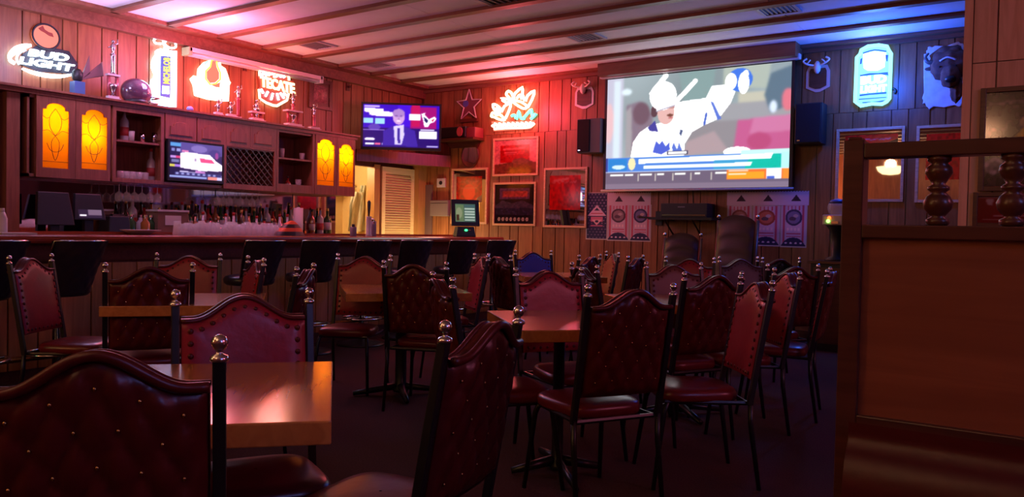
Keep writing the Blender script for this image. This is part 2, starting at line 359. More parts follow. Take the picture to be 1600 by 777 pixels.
# ================================================================== chair
def zt(u):
    a = abs(u); return .885 + (.070*.5*(1+math.cos(PI*min(a/.82, 1)))) - (.008*max(0, (.82-a))*0)
def yc(z): return -.205-.17*(z-.45)
HW, ZB = .193, .515
def make_chair():
    r = empty('dining_chair', (0, 0, 0), 'x', 'chair', 'high-backed red vinyl chairs around the tables')
    def surf(side):
        def fn(i, j):
            u = i*2-1; v = j; z = ZB+(zt(u)-ZB)*v
            e = min(1-abs(u), 1)*HW; ev = min(v*(zt(u)-ZB), (1-v)*(zt(u)-ZB)); ed = min(e, ev)
            puff = .010+.018*(1-math.exp(-ed/.02))
            if side < 0:
                A = u*2.6+v*2.9+.5; B = u*2.6-v*2.9+.5
                tf = (abs(math.sin(PI*A))*abs(math.sin(PI*B)))**.45
                k = min(1, ed/.03); puff = puff-.006+.016*tf*k
            else: puff += .006*math.cos(u*PI/2)
            bow = .018*(1-u*u)
            return (u*HW, yc(z)-bow+side*puff, z)
        return fn
    mb = MB(); mb.grid(surf(1), 30, 30, True); link('backrest', mb, VINYL, r, True)
    mb = MB(); mb.grid(surf(-1), 36, 36); link('tufted_back_panel', mb, VINYLD, r, True)
    mb = MB()
    for sd, rr in ((-.024, .0115), (.020, .007)):
        P = [(u*HW, yc(zt(u))-.018*(1-u*u)+sd, zt(u)+.002) for u in [k/14-1 for k in range(29)]]
        mb.tube(P, rr, 7)
    mb.grid(lambda i, j: ((i*2-1)*HW, yc(zt(i*2-1))-.018*(1-(i*2-1)**2)-.024+.044*j, zt(i*2-1)+.004+.006*math.sin(PI*j)-.003*j), 28, 4)
    mb.grid(lambda i, j: (-HW, yc(ZB+(.885-ZB)*i)-.012+.024*j, ZB+(.885-ZB)*i), 6, 1).grid(lambda i, j: (HW, yc(ZB+(.885-ZB)*i)-.012+.024*j, ZB+(.885-ZB)*i), 6, 1, True)
    mb.grid(lambda i, j: ((i*2-1)*HW, yc(ZB)-.018*(1-(i*2-1)**2)-.014+.030*j, ZB+.001), 10, 2, True)
    link('rolled_edge', mb, VINYLD, r, True)
    nb = MB()                                              # nail heads round the front border
    def nail(u, z):
        nb.ball((u*HW, yc(z)-.018*(1-u*u)+.026, z), .0095, 7, (1, .6, 1))
    for k in range(11): u = -.86+1.72*k/10; nail(u, zt(u)-.03)
    for k in range(1, 9):
        z = .885-.03-k*.039
        for u in (-.86, .86): nail(u, z)
    for k in range(1, 8): nail(-.86+1.72*k/8, ZB+.025)
    tag(link('nailheads', nb, VINYLD, r, True), kind='stuff')
    bb = MB()
    for a in range(-6, 8):
        for b in range(-6, 8):
            u = ((a+b)/2-.5)/2.6; v = (a-b)/2/2.9
            if abs(u) < .88 and .06 < v < .93:
                z = ZB+(zt(u)-ZB)*v; bb.ball((u*HW, yc(z)-.018*(1-u*u)-.0265, z), .0042, 6, (1, .6, 1))
    tag(link('back_buttons', bb, BRASS, r, True), kind='stuff')
    for s in (-1, 1):
        pm = MB(); x = s*.21
        V = []
        for z, h in ((.40, .0125), (.935, .0125)):
            c = yc(z); V += [(x-h, c-h, z), (x+h, c-h, z), (x+h, c+h, z), (x-h, c+h, z)]
        pm.add(V, [(3, 2, 1, 0), (4, 5, 6, 7), (0, 1, 5, 4), (1, 2, 6, 5), (2, 3, 7, 6), (3, 0, 4, 7)])
        p = link('post', pm, BLK, r, False, .003)
        fm = MB().lathe([(.017, .934), (.019, .938), (.016, .945), (.007, .949), (.006, .954), (.011, .958), (.0155, .966), (.016, .972), (.0125, .981), (.004, .986)], (x, yc(.95), 0), 14)
        link('finial', fm, SILV, p, True)
        link('leg', MB().tube([(x, yc(.42), .42), (x, -.205, .3), (x*1.02, -.25, 0.0)], [.0125, .0125, .010], 8), BLK, r, True)
        link('leg', MB().tube([(s*.15, .165, .405), (s*.172, .185, .395), (s*.18, .2, .36), (s*.205, .25, 0)], [.0125, .0125, .0125, .010], 8), BLK, r, True)
    se = MB(); n = 36; prof = [(.80, .405), (.97, .407), (1., .417), (1.01, .436), (.985, .452), (.93, .461), (.75, .469), (.4, .474), (.02, .476)]
    vs = []; fs = []
    for q, z in prof:
        for k in range(n):
            t = 2*PI*k/n; c, s_ = math.cos(t), math.sin(t); e = .45
            x = math.copysign(abs(c)**e, c)*.192*q; y = math.copysign(abs(s_)**e, s_)*.192*q
            vs.append((x*(1+.08*(y/.2)), y+.02, z))
    for i in range(len(prof)-1):
        for k in range(n): fs.append((i*n+k, i*n+(k+1) % n, (i+1)*n+(k+1) % n, (i+1)*n+k))
    fs.append(tuple(range(n-1, -1, -1))); se.add(vs, fs); link('seat', se, mat('seat_vinyl', (.135, .009, .011), .3, bump=.2, nscale=30), r, True)
    link('seat_frame', MB().tube([(-.19, -.19, .405), (.19, -.19, .405), (.17, .19, .405), (-.17, .19, .405)], .011, 6, True), BLK, r)
    return r
CH = make_chair(); KIDS[CH.name] = list(CH.children)
for c_ in CH.children: KIDS[c_.name] = list(c_.children)
used = [False]
def chair(px, py, ang, view, label, dist=None, z=.965, vin=None, k=1.):
    p = at(px, py, Z=z) if dist is None else CAM+(at(px, py, Z=z)-CAM).normalized()*dist
    p = Vector((p.x*k, p.y*k, p.z)); a = math.radians(ang if view == 'r' else ang+180)
    o = CH if not used[0] else copy_tree(CH); used[0] = True
    if vin:
        for ch in (c_ for c_ in o.children if c_.name.split('.')[0] in ('backrest', 'tufted_back_panel')): ch.material_slots[0].link = 'OBJECT'; ch.material_slots[0].material = vin
    oy = yc(.965); off = Vector((-oy*-math.sin(a), -oy*math.cos(a)))   # posts sit at local (0, oy)
    o.location = (p.x+off.x, p.y+off.y, 0); o.rotation_euler = (0, 0, a); o['label'] = label
    return o
chair(154, 544, 51, 'r', 'large dark tufted chair back filling the lower left corner')
chair(760, 501, 100, 'r', 'tufted chair seen from behind at an angle, right of the nearest table')
chair(988, 451.5, 60, 'r', 'tufted chair seen squarely from behind, in front of the middle table')
chair(1116, 434, 62, 'r', 'tufted chair behind and right of the squarely seen one, partly hidden by it', k=1.06)
chair(1182, 437.5, -52, 'f', 'smooth pinkish-red nail-studded chair back, the larger one right of centre', k=.96)
chair(1230, 426, -54, 'f', 'smooth pinkish-red nail-studded chair back, the smaller one further right')
chair(1240, 417, 48, 'r', 'dark chair just behind the smaller pinkish-red one at right')
chair(1158, 405, 42, 'f', 'greyish chair in front of the tall leather armchairs by the screen wall', vin=mat('grey_vinyl', (.10, .07, .09), .4, bump=.25))
chair(1053, 414, 45, 'f', 'brownish chair with arched top in front of the wall shelf', vin=mat('brown_vinyl', (.16, .06, .045), .4, bump=.25))
chair(1078, 405, 20, 'f', 'small dark red chair behind the brownish arched one near the screen wall')
chair(1217, 405, 40, 'r', 'dark green-black chair furthest right along the screen wall', vin=mat('green_black_vinyl', (.012, .02, .016), .4, bump=.25))
chair(858, 423.5, 58, 'f', 'purplish-red chair with arched top on the far side of the middle table')
chair(833, 394, 60, 'f', 'small chair with blue-tinted back by the end of the bar', vin=mat('blue_cast_vinyl', (.05, .06, .32), .35, bump=.25))  # blue reflection put into the vinyl colour of this backrest
chair(752, 401, -38, 'f', 'pale purplish-red chair seen edge-on left of the middle table')
chair(780, 401, -28, 'r', 'dark red chair turned right, back to back with the pale edge-on one')
chair(912, 417, -38, 'r', 'chair with tan rolled top edge right of the far table')
chair(922, 398, 92, 'r', 'dark chair with rising top edge near the far table and framed mirrors', k=.92)
chair(957, 397, -45, 'f', 'narrow purplish chair seen edge-on below the flag posters', k=1.02)
chair(994, 400, 97, 'r', 'dark chair seen side-on just right of the one below the flag posters', k=.93)
chair(648, 413, 22, 'r', 'red tufted chair seen from behind, left of the frame centre', )
chair(690, 435.5, -38, 'r', 'chair with bright curved top edge and lit red seat, beside the red tufted one')
chair(569, 401, 28, 'f', 'brownish-red chair behind the left-centre table, in front of the bar stools')
chair(234, 416.5, 60, 'r', 'dark tufted chair seen from behind at the left table')
chair(295, 400, 49, 'f', 'orange-lit chair on the far side of the left table by the bar')
chair(382, 461, 60, 'f', 'wine-red nail-studded chair across the nearest table')
chair(48, 403, 124, 'f', 'pinkish-red chair turned right at the far left')
chair(400, 409, -24, 'f', 'dark red chair seen edge-on at the right of the left table', k=1.05)
chair(478, 420, 127, 'r', 'dark chair seen edge-on left of the left-centre table')
chair(1296, 424, 100, 'r', 'dark chair with blue-lit seat beside the wooden partition post')
# ------------------------------------------------------------------ tables
def make_table():
    r = empty('dining_table', (0, 0, 0), 'x', 'table', 'square wooden pedestal tables')
    h = .40
    link('tabletop', MB().box((-h, -h, .705), (h, h, .76)), TABW, r, False, .004)
    link('column', MB().lathe([(.06, .70), (.06, .68), (.038, .67), (.038, .06), (.05, .04), (.05, .02)], n=14), BLK, r, True)
    link('top_bracket', MB().box((-.25, -.03, .685), (.25, .03, .704)).box((-.03, -.25, .685), (.03, .25, .704)), BLK, r)
    for k in range(4):
        a = k*PI/2; c, s = math.cos(a), math.sin(a)
        link('foot', MB().tube([(c*.03, s*.03, .06), (c*.2, s*.2, .035), (c*.32, s*.32, .018)], [.026, .022, .016], 8), BLK, r, True)
    return r
TB = make_table(); KIDS[TB.name] = list(TB.children)
ft = [False]
def table(x, y, ang, label, sc=1., sy=None):
    o = TB if not ft[0] else copy_tree(TB); ft[0] = True
    o.location = (x, y, 0); o.rotation_euler = (0, 0, math.radians(ang)); o['label'] = label; o.scale = (sc, sy or sc, 1)
table(-1.89, 1.21, -43, 'nearest wooden table, at lower left, with coloured reflections on its top')
table(-1.99, 3.34, -43, 'middle wooden table with a blue spot reflection, behind the angled chair', 1.03, .72)
table(-4.08, 2.70, -40, 'left wooden table between the dark tufted chair and the orange-lit chair')
table(-3.82, 4.20, -40, 'left-centre wooden table in front of the bar stools', 1.05)
table(-4.02, 6.66, -45, 'far small table below the framed mirrors')
table(-2.0, 4.92, -43, 'table with pale bluish top behind the squarely seen tufted chair')
# ================================================================== the bar
BX, BZ = -6.0, 1.09; BY0 = -1.2; BY1 = at(787, 373, X=BX).y
bar = empty('bar_counter', (BX-.35, BY0, 0), 'long dark red mahogany bar with vertical board front running along the left', 'bar counter')
prof = [(BX-.62, BZ), (BX-.62, BZ-.045), (BX-.02, BZ-.06), (BX-.002, BZ-.045), (BX+.006, BZ-.028), (BX, BZ-.010), (BX-.014, BZ)]
link('bar_top', MB(Matrix(((1, 0, 0, 0), (0, 0, 1, 0), (0, 1, 0, 0), (0, 0, 0, 1)))).prism([(x, z) for x, z in prof], BY0, BY1), BARW, bar)
link('rear_rail', MB().box((BX-.62, BY0, BZ), (BX-.60, BY1, BZ+.02)), BARW, bar)
link('bar_body', MB().box((BX-.55, BY0+.02, .0), (BX-.19, BY1-.06, BZ-.06)), DARKW, bar)
link('lower_trim', MB().box((BX-.19, BY0+.02, BZ-.20), (BX-.165, BY1-.05, BZ-.06)), DARKW, bar)
y = BY0+.02; i = 0; cm = {}
while y < BY1-.12:
    w = BW[i % 4]; i += 1
    if w not in cm:
        cm[w] = boardmesh(w, BZ-.22-.1, 'L'); cm[w].materials.append(BARF)
    o = bpy.data.objects.new('front_board', cm[w]); COL.objects.link(o); o.parent = bar; o.location = (BX-.19-(BX-.35), y-BY0, .1); y += w
link('foot_rail', MB().tube([(BX-.05, BY0+.1, .2), (BX-.05, BY1-.1, .2)], .022, 10), BRASS, bar, True)
# ------------------------------------------------------------------ bar stools
def make_stool():
    r = empty('bar_stool', (0, 0, 0), 'x', 'bar stool', 'black tufted bar stools in front of the bar')
    link('base', MB().lathe([(.24, 0), (.24, .012), (.20, .025), (.06, .05), (.03, .06)], n=20), BLK, r, True)
    link('column', MB().lathe([(.028, .05), (.028, .66), (.06, .68)], n=12), CHR, r, True)
    link('foot_ring', MB().tube([(.2*math.cos(t*PI/10), .2*math.sin(t*PI/10), .27) for t in range(20)], .011, 6, True).tube([(-.2, 0, .27), (.2, 0, .27)], .009, 6).tube([(0, -.2, .27), (0, .2, .27)], .009, 6), CHR, r, True)
    pr = [(.10, .665), (.19, .67), (.212, .69), (.216, .72), (.20, .745), (.15, .757), (.02, .76)]
    link('seat', MB().lathe(pr, n=24), BLKV, r, True)
    def sf(side):
        def fn(i, j):
            t = (i-.5)*2; wv = .145+.035*j; x = t*wv; ya = -.20-.17*j+.07*t*t; z = .70+.36*j
            th = .022
            if side < 0: th += .010*(abs(math.sin(PI*(t*1.8+j*2.6)))*abs(math.sin(PI*(t*1.8-j*2.6))))**.5
            return (x, ya+side*th, z)
        return fn
    link('backrest', MB().grid(sf(1), 16, 14, True).grid(sf(-1), 26, 26), BLKV, r, True)
    P = [(-1+i*.2, 1) for i in range(11)]; loop = [(-1, k*.2) for k in range(5)]+[(t, 1) for t in [-.95+.19*q for q in range(11)]]+[(1, .8-k*.2) for k in range(5)]
    link('chrome_trim', MB().tube([(t*(.145+.035*j+.004), -.20-.17*j+.07*t*t, .70+.36*j) for t, j in loop], [.007]*len(loop), 6), CHR, r, True)
    return r
ST = make_stool(); KIDS[ST.name] = list(ST.children)
sl = ['leftmost bar stool, its back cut by the left edge of the picture', 'large black tufted bar stool at left, second from the left edge', 'third bar stool from the left, right of the orange-lit chair', 'fourth bar stool from the left, left of the louvered shutter',
      'fifth bar stool from the left, below the bright pantry opening', 'sixth bar stool from the left, below the dark recess', 'second bar stool from the bar end, below the touchscreen', 'last bar stool at the bar end, against the panelled wall']
for k, (px, rz) in enumerate([(-6, -95), (126, -92), (427, -78), (518, -70), (600, -68), (666, -66), (738, -66), (798, -58)]):
    o = ST if k == 0 else copy_tree(ST); p = at(px, 377, X=BX+.55)
    a = math.radians(-rz); o.location = (p.x-.30*math.sin(a)-.02+.0, p.y+.3*math.cos(a)*.0, 0); o.rotation_euler.z = a; o['label'] = sl[k]
# ================================================================== back bar: upper cabinets
CX = W+.42
def cy(px, py): p = at(px, py, X=CX); return p.y, p.z
CY0 = cy(60, 260)[0]-.10; CY1 = cy(553, 250)[0]; CZ0 = cy(300, 290)[1]-.01; CZ1 = cy(400, 189)[1]
CM = Matrix(((0, 0, 1, CX), (1, 0, 0, 0), (0, 1, 0, 0), (0, 0, 0, 1)))      # local (y, z, out)
cab = empty('wall_cabinet', (W+.2, (CY0+CY1)/2, CZ0), 'long upper back-bar cabinet with amber glass doors, open shelves and wine lattice', 'cabinet')
def cpx(x0, y0, x1, y1):
    a = cy(x0, y0), cy(x1, y0), cy(x1, y1), cy(x0, y1); return (a[0][0]+a[3][0])/2, (a[2][1]+a[3][1])/2, (a[1][0]+a[2][0])/2, (a[0][1]+a[1][1])/2
dA = cpx(65, 162, 106, 263); dB = cpx(126, 172, 166, 265); sA = cpx(180, 178, 250, 284); tvr = cpx(256, 222, 349, 285)
dr4 = [cpx(258, 190, 304, 218), cpx(308, 195, 348, 224), cpx(353, 199, 388, 228), cpx(391, 203, 427, 231)]
lat = cpx(352, 233, 427, 289); sB = cpx(434, 206, 487, 289); dC = cpx(494, 218, 521, 290); dD = cpx(528, 226, 551, 292)
zb, ztp = CZ0, CZ1-.06
solid = MB(CM); solid.box((CY0, zb, -.40), (CY1, zb+.03, 0)).box((CY0, ztp-.03, -.40), (CY1, ztp+.01, 0)).box((CY0, zb, -.405), (CY1, ztp, -.385))
for yv in (CY0, dA[0]-.06, dB[2]+.035, sA[2]+.03, tvr[2]+.02, lat[2]+.025, sB[2]+.035, CY1-.02): solid.box((yv-.0, zb, -.40), (yv+.02, ztp, 0))
link('carcass', solid, CABW, cab)
link('crown_moulding', MB(CM).box((CY0-.5, ztp, -.40), (CY1+.03, CZ1-.02, .03)).box((CY0-.5, CZ1-.02, -.40), (CY1+.05, CZ1, .06)), CABW, cab)
def frame_rect(mb, o, inn, d0, d1):
    (a0, b0, a1, b1), (c0, e0, c1, e1) = o, inn
    mb.box((a0, b0, d0), (c0, b1, d1)).box((c1, b0, d0), (a1, b1, d1)).box((c0, b0, d0), (c1, e0, d1)).box((c0, e1, d0), (c1, b1, d1))
for r_ in (sA, lat, sB):
    ff = MB(CM); frame_rect(ff, (r_[0]-.035, zb, r_[2]+.035, ztp), (r_[0], max(r_[1], zb+.04), r_[2], r_[3] if r_ is not lat else lat[3]), 0, .018); link('face_frame', ff, CABW, cab)
AMB = mat('amber_glass', (.95, .42, .02), .35)
nt = AMB.node_tree; tb = nt.nodes.new('ShaderNodeBsdfTranslucent'); tb.inputs[0].default_value = (1., .60, .02, 1); ms = nt.nodes.new('ShaderNodeMixShader'); ms.inputs[0].default_value = .9
nt.links.new(nt.nodes['Principled BSDF'].outputs[0], ms.inputs[1]); nt.links.new(tb.outputs[0], ms.inputs[2]); nt.links.new(ms.outputs[0], nt.nodes['Material Output'].inputs[0])
def arch(r, h=.06, n=14, ins=0.):
    a0, b0, a1, b1 = r; a0 += ins; a1 -= ins; b0 += ins; b1 -= ins; w = a1-a0; P = [(a0, b0), (a1, b0), (a1, b1-h)]
    P += [(a1-.14*w, b1-h), (a1-.14*w, b1-h*.8)]
    for k in range(n+1):
        t = PI*k/n; P.append(((a0+a1)/2+.36*w*math.cos(t), b1-h*.8+h*.8*math.sin(t)))
    P += [(a0+.14*w, b1-h), (a0, b1-h)]; return P
def arch_door(name, r, out, bulb, pw):
    dm = MB(CM); o = out; A = arch(r)
    hz = r[3]; pts = [p for p in A]
    # frame: stiles, bottom rail and a head piece cut to the arch
    dm.box((o[0], o[1], 0), (r[0], o[3], .022)).box((r[2], o[1], 0), (o[2], o[3], .022)).box((r[0], o[1], 0), (r[2], r[1], .022))
    top = A[2:]
    for (x0, y0), (x1, y1) in zip(top, top[1:]):
        if abs(x1-x0) > 1e-4: dm.add([(x0, y0, 0), (x1, y1, 0), (x1, o[3], 0), (x0, o[3], 0), (x0, y0, .022), (x1, y1, .022), (x1, o[3], .022), (x0, o[3], .022)], [(4, 7, 6, 5), (0, 4, 5, 1), (0, 1, 2, 3), (2, 6, 7, 3)])
    d = link('door', dm, CABW, cab)
    link('glass_panel', MB(CM).prism(arch(r, ins=-.004), .004, .008), AMB, d)
    w = r[2]-r[0]; h = r[3]-r[1]; X = lambda u: r[0]+u*w; Z = lambda v: r[1]+v*h
    ld = MB(CM)
    curves = [[(0, .56), (.25, .58), (.5, .50), (.75, .58), (1, .56)], [(.18, .38), (.3, .28), (.5, .25), (.7, .28), (.82, .38)], [(.5, .50), (.3, .62), (.28, .78), (.5, .92)], [(.5, .50), (.7, .62), (.72, .78), (.5, .92)], [(0, .8), (.15, .76), (.28, .78)], [(1, .8), (.85, .76), (.72, .78)], [(.5, .5), (.35, .4), (.38, .25), (.5, .12), (.62, .25), (.65, .4), (.5, .5)], [(0, .1), (1, .1)]]
    for c in curves: ld.tube([(X(a), Z(b), .010) for a, b in (smooth_path(c, 3) if len(c) > 2 else c)], .0028, 4)
    link('lead_strips', ld, BLK, d)
    light('cabinet_bulb', 'POINT', (CX-.09, r[0]+bulb[0]*w, r[1]+bulb[1]*h), pw, (1., .62, .22), .018)
arch_door('door', dA, (dA[0]-.055, zb+.0, (dA[2]+dB[0])/2, ztp), (.45, .86), 5.5)
arch_door('door', dB, ((dA[2]+dB[0])/2+.004, zb, dB[2]+.03, ztp), (.4, .6), 2.6)
arch_door('door', dC, (dC[0]-.03, zb, (dC[2]+dD[0])/2, ztp), (.5, .84), 5.5)
arch_door('door', dD, ((dC[2]+dD[0])/2+.004, zb, CY1, ztp), (.5, .75), 3.2)
for r_ in dr4:                                              # four small solid arched doors
    d = link('door', MB(CM).box((r_[0]-.01, r_[1]-.01, 0), (r_[2]+.01, ztp, .02)), CABW, cab, False, .002)
    ins = (r_[0]+.045, r_[1]+.04, r_[2]-.045, r_[3]-.01)
    link('raised_panel', MB(CM).prism(arch(ins, h=.05), .02, .030), CABW, d, False, .004)
    link('groove', MB(CM).box((ins[0]-.01, ins[1]-.014, .02), (ins[2]+.01, ins[1]-.008, .024)), DARKW, d)
for r_, zz in ((sA, None), (sB, None)):
    z_ = cy(215, 221)[1] if r_ is sA else cy(460, 248)[1]
    link('shelf', MB(CM).box((r_[0]-.02, z_-.02, -.38), (r_[2]+.02, z_, .0)), CABW, cab)
lt = MB(CM); st = .085
w_, h_ = lat[2]-lat[0], lat[3]-lat[1]
for k in range(-8, 12):
    for sgn in (1, -1):
        # clip the 45 degree slats to the opening
        x0 = lat[0]+k*st; pts = []
        for t in (0, h_):
            pts.append((x0+t if sgn > 0 else x0+h_-t, lat[1]+t))
        (xa, za), (xb, zb_) = pts
        def cl(x, xa=xa, za=za, xb=xb, zb_=zb_): return za+(x-xa)*(zb_-za)/(xb-xa)
        X0, X1 = max(min(xa, xb), lat[0]), min(max(xa, xb), lat[2])
        if X1-X0 > .02: lt.tube([(X0, cl(X0), -.02-.012*sgn), (X1, cl(X1), -.02-.012*sgn)], .008, 4)
link('wine_lattice', lt, DARKW, cab)
link('tv_niche_back', MB(CM).box((tvr[0]-.03, zb+.03, -.12), (tvr[2]+.02, dr4[0][1]-.02, -.10)).box((tvr[0]-.03, dr4[0][1]-.03, -.3), (lat[2]+.03, dr4[2][1]-.012, 0)), CABW, cab)
link('side_column', MB(CM).box((CY0-.5, zb-1.6, -.40), (CY0-.38, ztp, -.02)), DARKW, cab)
link('side_column', MB(CM).box((CY0-.16, zb-1.6, -.40), (CY0-.05, ztp, -.02)), CABW, cab)
link('dark_back', MB(CM).box((CY0-.40, zb-1.6, -.40), (CY0-.1, ztp, -.34)), BLKP, cab)
# mirror behind the bar and back counter
mr = empty('bar_mirror', (W+.03, 5, 1.0), 'wide mirror on the wall between the upper cabinet and the back counter', 'mirror')
link('pane', MB().box((W+.015, CY0-.02, 1.0), (W+.03, CY1+.05, CZ0+.02)), MIRD, mr)
for f in (.27, .55, .83): link('joint', MB().box((W+.03, CY0+f*(CY1-CY0)-.004, 1.0), (W+.034, CY0+f*(CY1-CY0)+.004, CZ0)), BLK, mr)
bc = empty('back_counter', (W+.3, 5, 0), 'dark counter under the mirror behind the bar', 'counter')
link('counter_top', MB().box((W+.03, CY0-.4, .93), (W+.62, CY1+.02, .97)), BARW, bc, False, .004)
link('counter_body', MB().box((W+.03, CY0-.4, 0), (W+.56, CY1, .93)), DARKW, bc)
link('riser_shelf', MB().box((W+.03, 4.3, .97), (W+.22, CY1, 1.08)), DARKW, bc)
# ------------------------------------------------------------------ bottles and glasses
def bottle_proto(name, prof, m, cap, label, cat, group, lab=None):
    r = empty(name, (0, 0, 0), label, cat, group)
    link('glass_body', MB().lathe(prof, n=12), m, r, True)
    h = prof[-1][1]; link('cap', MB().lathe([(.015, h-.005), (.015, h+.022), (.012, h+.025)], n=10), cap, r, True)
    if lab:
        k, z0, z1 = lab[1], lab[2], lab[3]; link('paper_label', MB().lathe([(k, z0), (k, z1)], n=12), lab[0], r, True)
    KIDS[r.name] = list(r.children); return r
def bgl(n, c, r=.08): return mat(n, c, r, spec=.8, coat=.5)
P1 = [(.036, 0), (.04, .01), (.04, .17), (.036, .195), (.015, .225), (.013, .29)]
P2 = [(.042, 0), (.045, .01), (.045, .15), (.03, .18), (.014, .2), (.014, .26)]
P3 = [(.03, 0), (.033, .01), (.033, .2), (.018, .235), (.013, .32)]
capb = mat('black_cap', (.02, .02, .02), .4); capr = mat('red_cap', (.4, .02, .02), .4); capg = mat('gold_cap', (.6, .4, .12), .3, .8)
LB = 'liquor bottles on the back counter'
pal = [('amber_whiskey', (.28, .09, .02)), ('dark_green_bottle', (.02, .07, .02)), ('clear_spirit', (.42, .40, .43)), ('dark_brown_bottle', (.05, .02, .01)), ('red_liqueur', (.30, .02, .02))]
labs = [mat('cream_label', (.55, .48, .40), .7), mat('white_label', (.62, .6, .6), .7), mat('red_label', (.4, .04, .04), .7)]
protos = []
for k, (n_, c) in enumerate(pal):
    protos.append(bottle_proto('liquor_bottle', [P1, P2, P1, P3, P2][k], bgl(n_, c), [capb, capg, capr, capg, capb][k],
        ['amber liquor bottle in the row against the bar mirror', 'dark green bottle in the row against the bar mirror', 'clear spirit bottle with pale label in the row against the bar mirror', 'tall dark brown bottle in the row against the bar mirror', 'dark red liqueur bottle in the row against the bar mirror'][k], 'bottle', LB,
        (labs[k % 3], [.0405, .0455, .0405, .0335, .0455][k], .05, .13)))
cnt = [0]*5; ii = 0
xs = list(range(276, 470, 10))+[486, 500, 510]+[196, 206, 226, 238, 250]
for x in xs:
    k = [0, 2, 1, 3, 2, 4, 0, 1, 2, 3][ii % 10]; ii += 1
    p = at(x+random.uniform(-2, 2), 345, X=W+.13); o = protos[k] if cnt[k] == 0 else copy_tree(protos[k]); cnt[k] += 1
    z = 1.08 if p.y > 4.35 else .97
    o['label'] = protos[k]['label'].replace('in the row against the bar mirror', 'by the bar mirror, '+('left of the small television' if x < 255 else 'under the small television' if x < 350 else 'under the wine lattice' if x < 428 else 'under the right shelf' if x < 478 else 'under the right doors')) if cnt[k] > 1 else o['label']; o.location = (p.x, p.y, z); s_ = random.uniform(.95, 1.25); o.scale = (s_, s_, s_); o.rotation_euler.z = random.uniform(0, 6)
for x in range(281, 470, 12):                               # a front row on the counter
    k = [2, 3, 0, 2, 4, 1, 2][ii % 7]; ii += 1
    p = at(x, 345, X=W+.36); o = copy_tree(protos[k]); o.location = (p.x, p.y, .97); o['label'] = protos[k]['label'].replace('in the row against the bar mirror', 'in the counter front row, '+('left of the wine lattice' if x < 352 else 'under the wine lattice' if x < 428 else 'under the right open shelf')); o.scale = [random.uniform(1., 1.15)]*3
# stacked clear glasses along the rear of the bar
gp = empty('pint_glass', (0, 0, 0), 'clear pint glass upside down in the rows at the rear edge of the bar', 'glass', 'clear glasses standing upside down on the bar')
def gl(R0, R1, h): return MB().lathe([(R0, 0), (R1, h), (R1-.003, h), (R0-.003, .003)], n=12)
link('glass_bowl', gl(.042, .030, .13), GLS, gp, True); KIDS[gp.name] = list(gp.children); first = True
for row, xo in enumerate((BX-.57, BX-.47)):
    for x in range(278 if row else 284, 436, 9):
        p = at(x+random.uniform(-1, 1), 358, X=xo); o = gp if first else copy_tree(gp); first = False
        o.location = (xo, p.y, BZ+.0); o['label'] = 'clear pint glass upside down in the %s row on the bar, %s' % ('back' if row == 0 else 'front', 'left end' if x < 330 else 'middle' if x < 385 else 'right end'); o.scale = (1, 1, random.uniform(.7, 1.0))
wg = empty('wine_glass', (0, 0, 0), 'stemmed wine glass hanging upside down under the upper cabinet', 'glass', 'hanging wine glasses under the cabinet')
link('glass_bowl', MB().lathe([(.032, -.19), (.042, -.15), (.036, -.11), (.005, -.085), (.004, -.01), (.034, -.004), (.034, 0)], n=12), GLS, wg, True); KIDS[wg.name] = list(wg.children); first = True
for x in list(range(186, 250, 12))+list(range(340, 412, 9)):
    p = at(x, 300, X=CX-.12-.08*(x % 2)); o = wg if first else copy_tree(wg); first = False; o['label'] = 'stemmed wine glass hanging under the '+('left open shelf' if x < 260 else 'wine lattice'); o.location = (p.x, p.y, CZ0-.002)
tg = empty('tumbler', (0, 0, 0), 'clear tumbler on the open shelf left of the small television', 'glass', 'tumblers on the left open shelf')
link('glass_bowl', gl(.03, .036, .09), GLS, tg, True); KIDS[tg.name] = list(tg.children); first = True
for x in (188, 197, 207, 217, 227): 
    p = at(x, 268, X=CX-.12); o = tg if first else copy_tree(tg); first = False; o.location = (p.x, p.y, CZ0+.03)
for x, m_, lb in ((194, 2, 'tall conical clear bottle on the upper left open shelf'), (236, 2, 'slim clear bottle at the right end of the lower left open shelf')):
    o = copy_tree(protos[m_]); p = at(x, 215 if x == 194 else 265, X=CX-.15); o.location = (p.x, p.y, cy(215, 221)[1] if x == 194 else CZ0+.03); o['label'] = lb; o['group'] = 'bottles on the left open shelf'
def cup(x, z, h, r, m, label, X=None, cat='cup', name='cup'):
    p = at(x, 250, X=X or CX-.12); e = empty(name, (p.x, p.y, z), label, cat)
    link('cup_wall', MB().lathe([(r*.8, 0), (r, h), (r-.004, h), (r*.8-.004, .004)], (p.x, p.y, z), 14), m, e, True)
    link('contents', MB().lathe([(r*.9, h*.8), (r*.9, h*.82)], (p.x, p.y, z), 14), BLKP, e)
zA = cy(215, 221)[1]; zB = cy(460, 248)[1]
cup(205, zA, .11, .032, WHT, 'white cup beside the conical bottle on the upper left open shelf'); cup(222, zA, .10, .03, MIRD, 'dull grey cup on the upper left open shelf'); cup(241, zA, .12, .03, MIRD, 'rightmost grey cup on the upper left open shelf')
cup(440, zB, .12, .035, WHT, 'white cup at the left of the upper right open shelf'); cup(472, zB, .09, .035, WHT, 'white mug at the right of the upper right open shelf')
o = copy_tree(protos[4]); p = at(450, 285, X=CX-.1); o.location = (p.x, p.y, CZ0+.03); o.scale = (.8, .8, .6); o['label'] = 'short red bottle on the lower right open shelf'; o['group'] = 'items on the right open shelf'
o = copy_tree(tg); p = at(466, 285, X=CX-.1); o.location = (p.x, p.y, CZ0+.03); o.scale = (1.1, 1.1, 1.6); o['label'] = 'tall clear glass on the lower right open shelf'; o['group'] = 'items on the right open shelf'
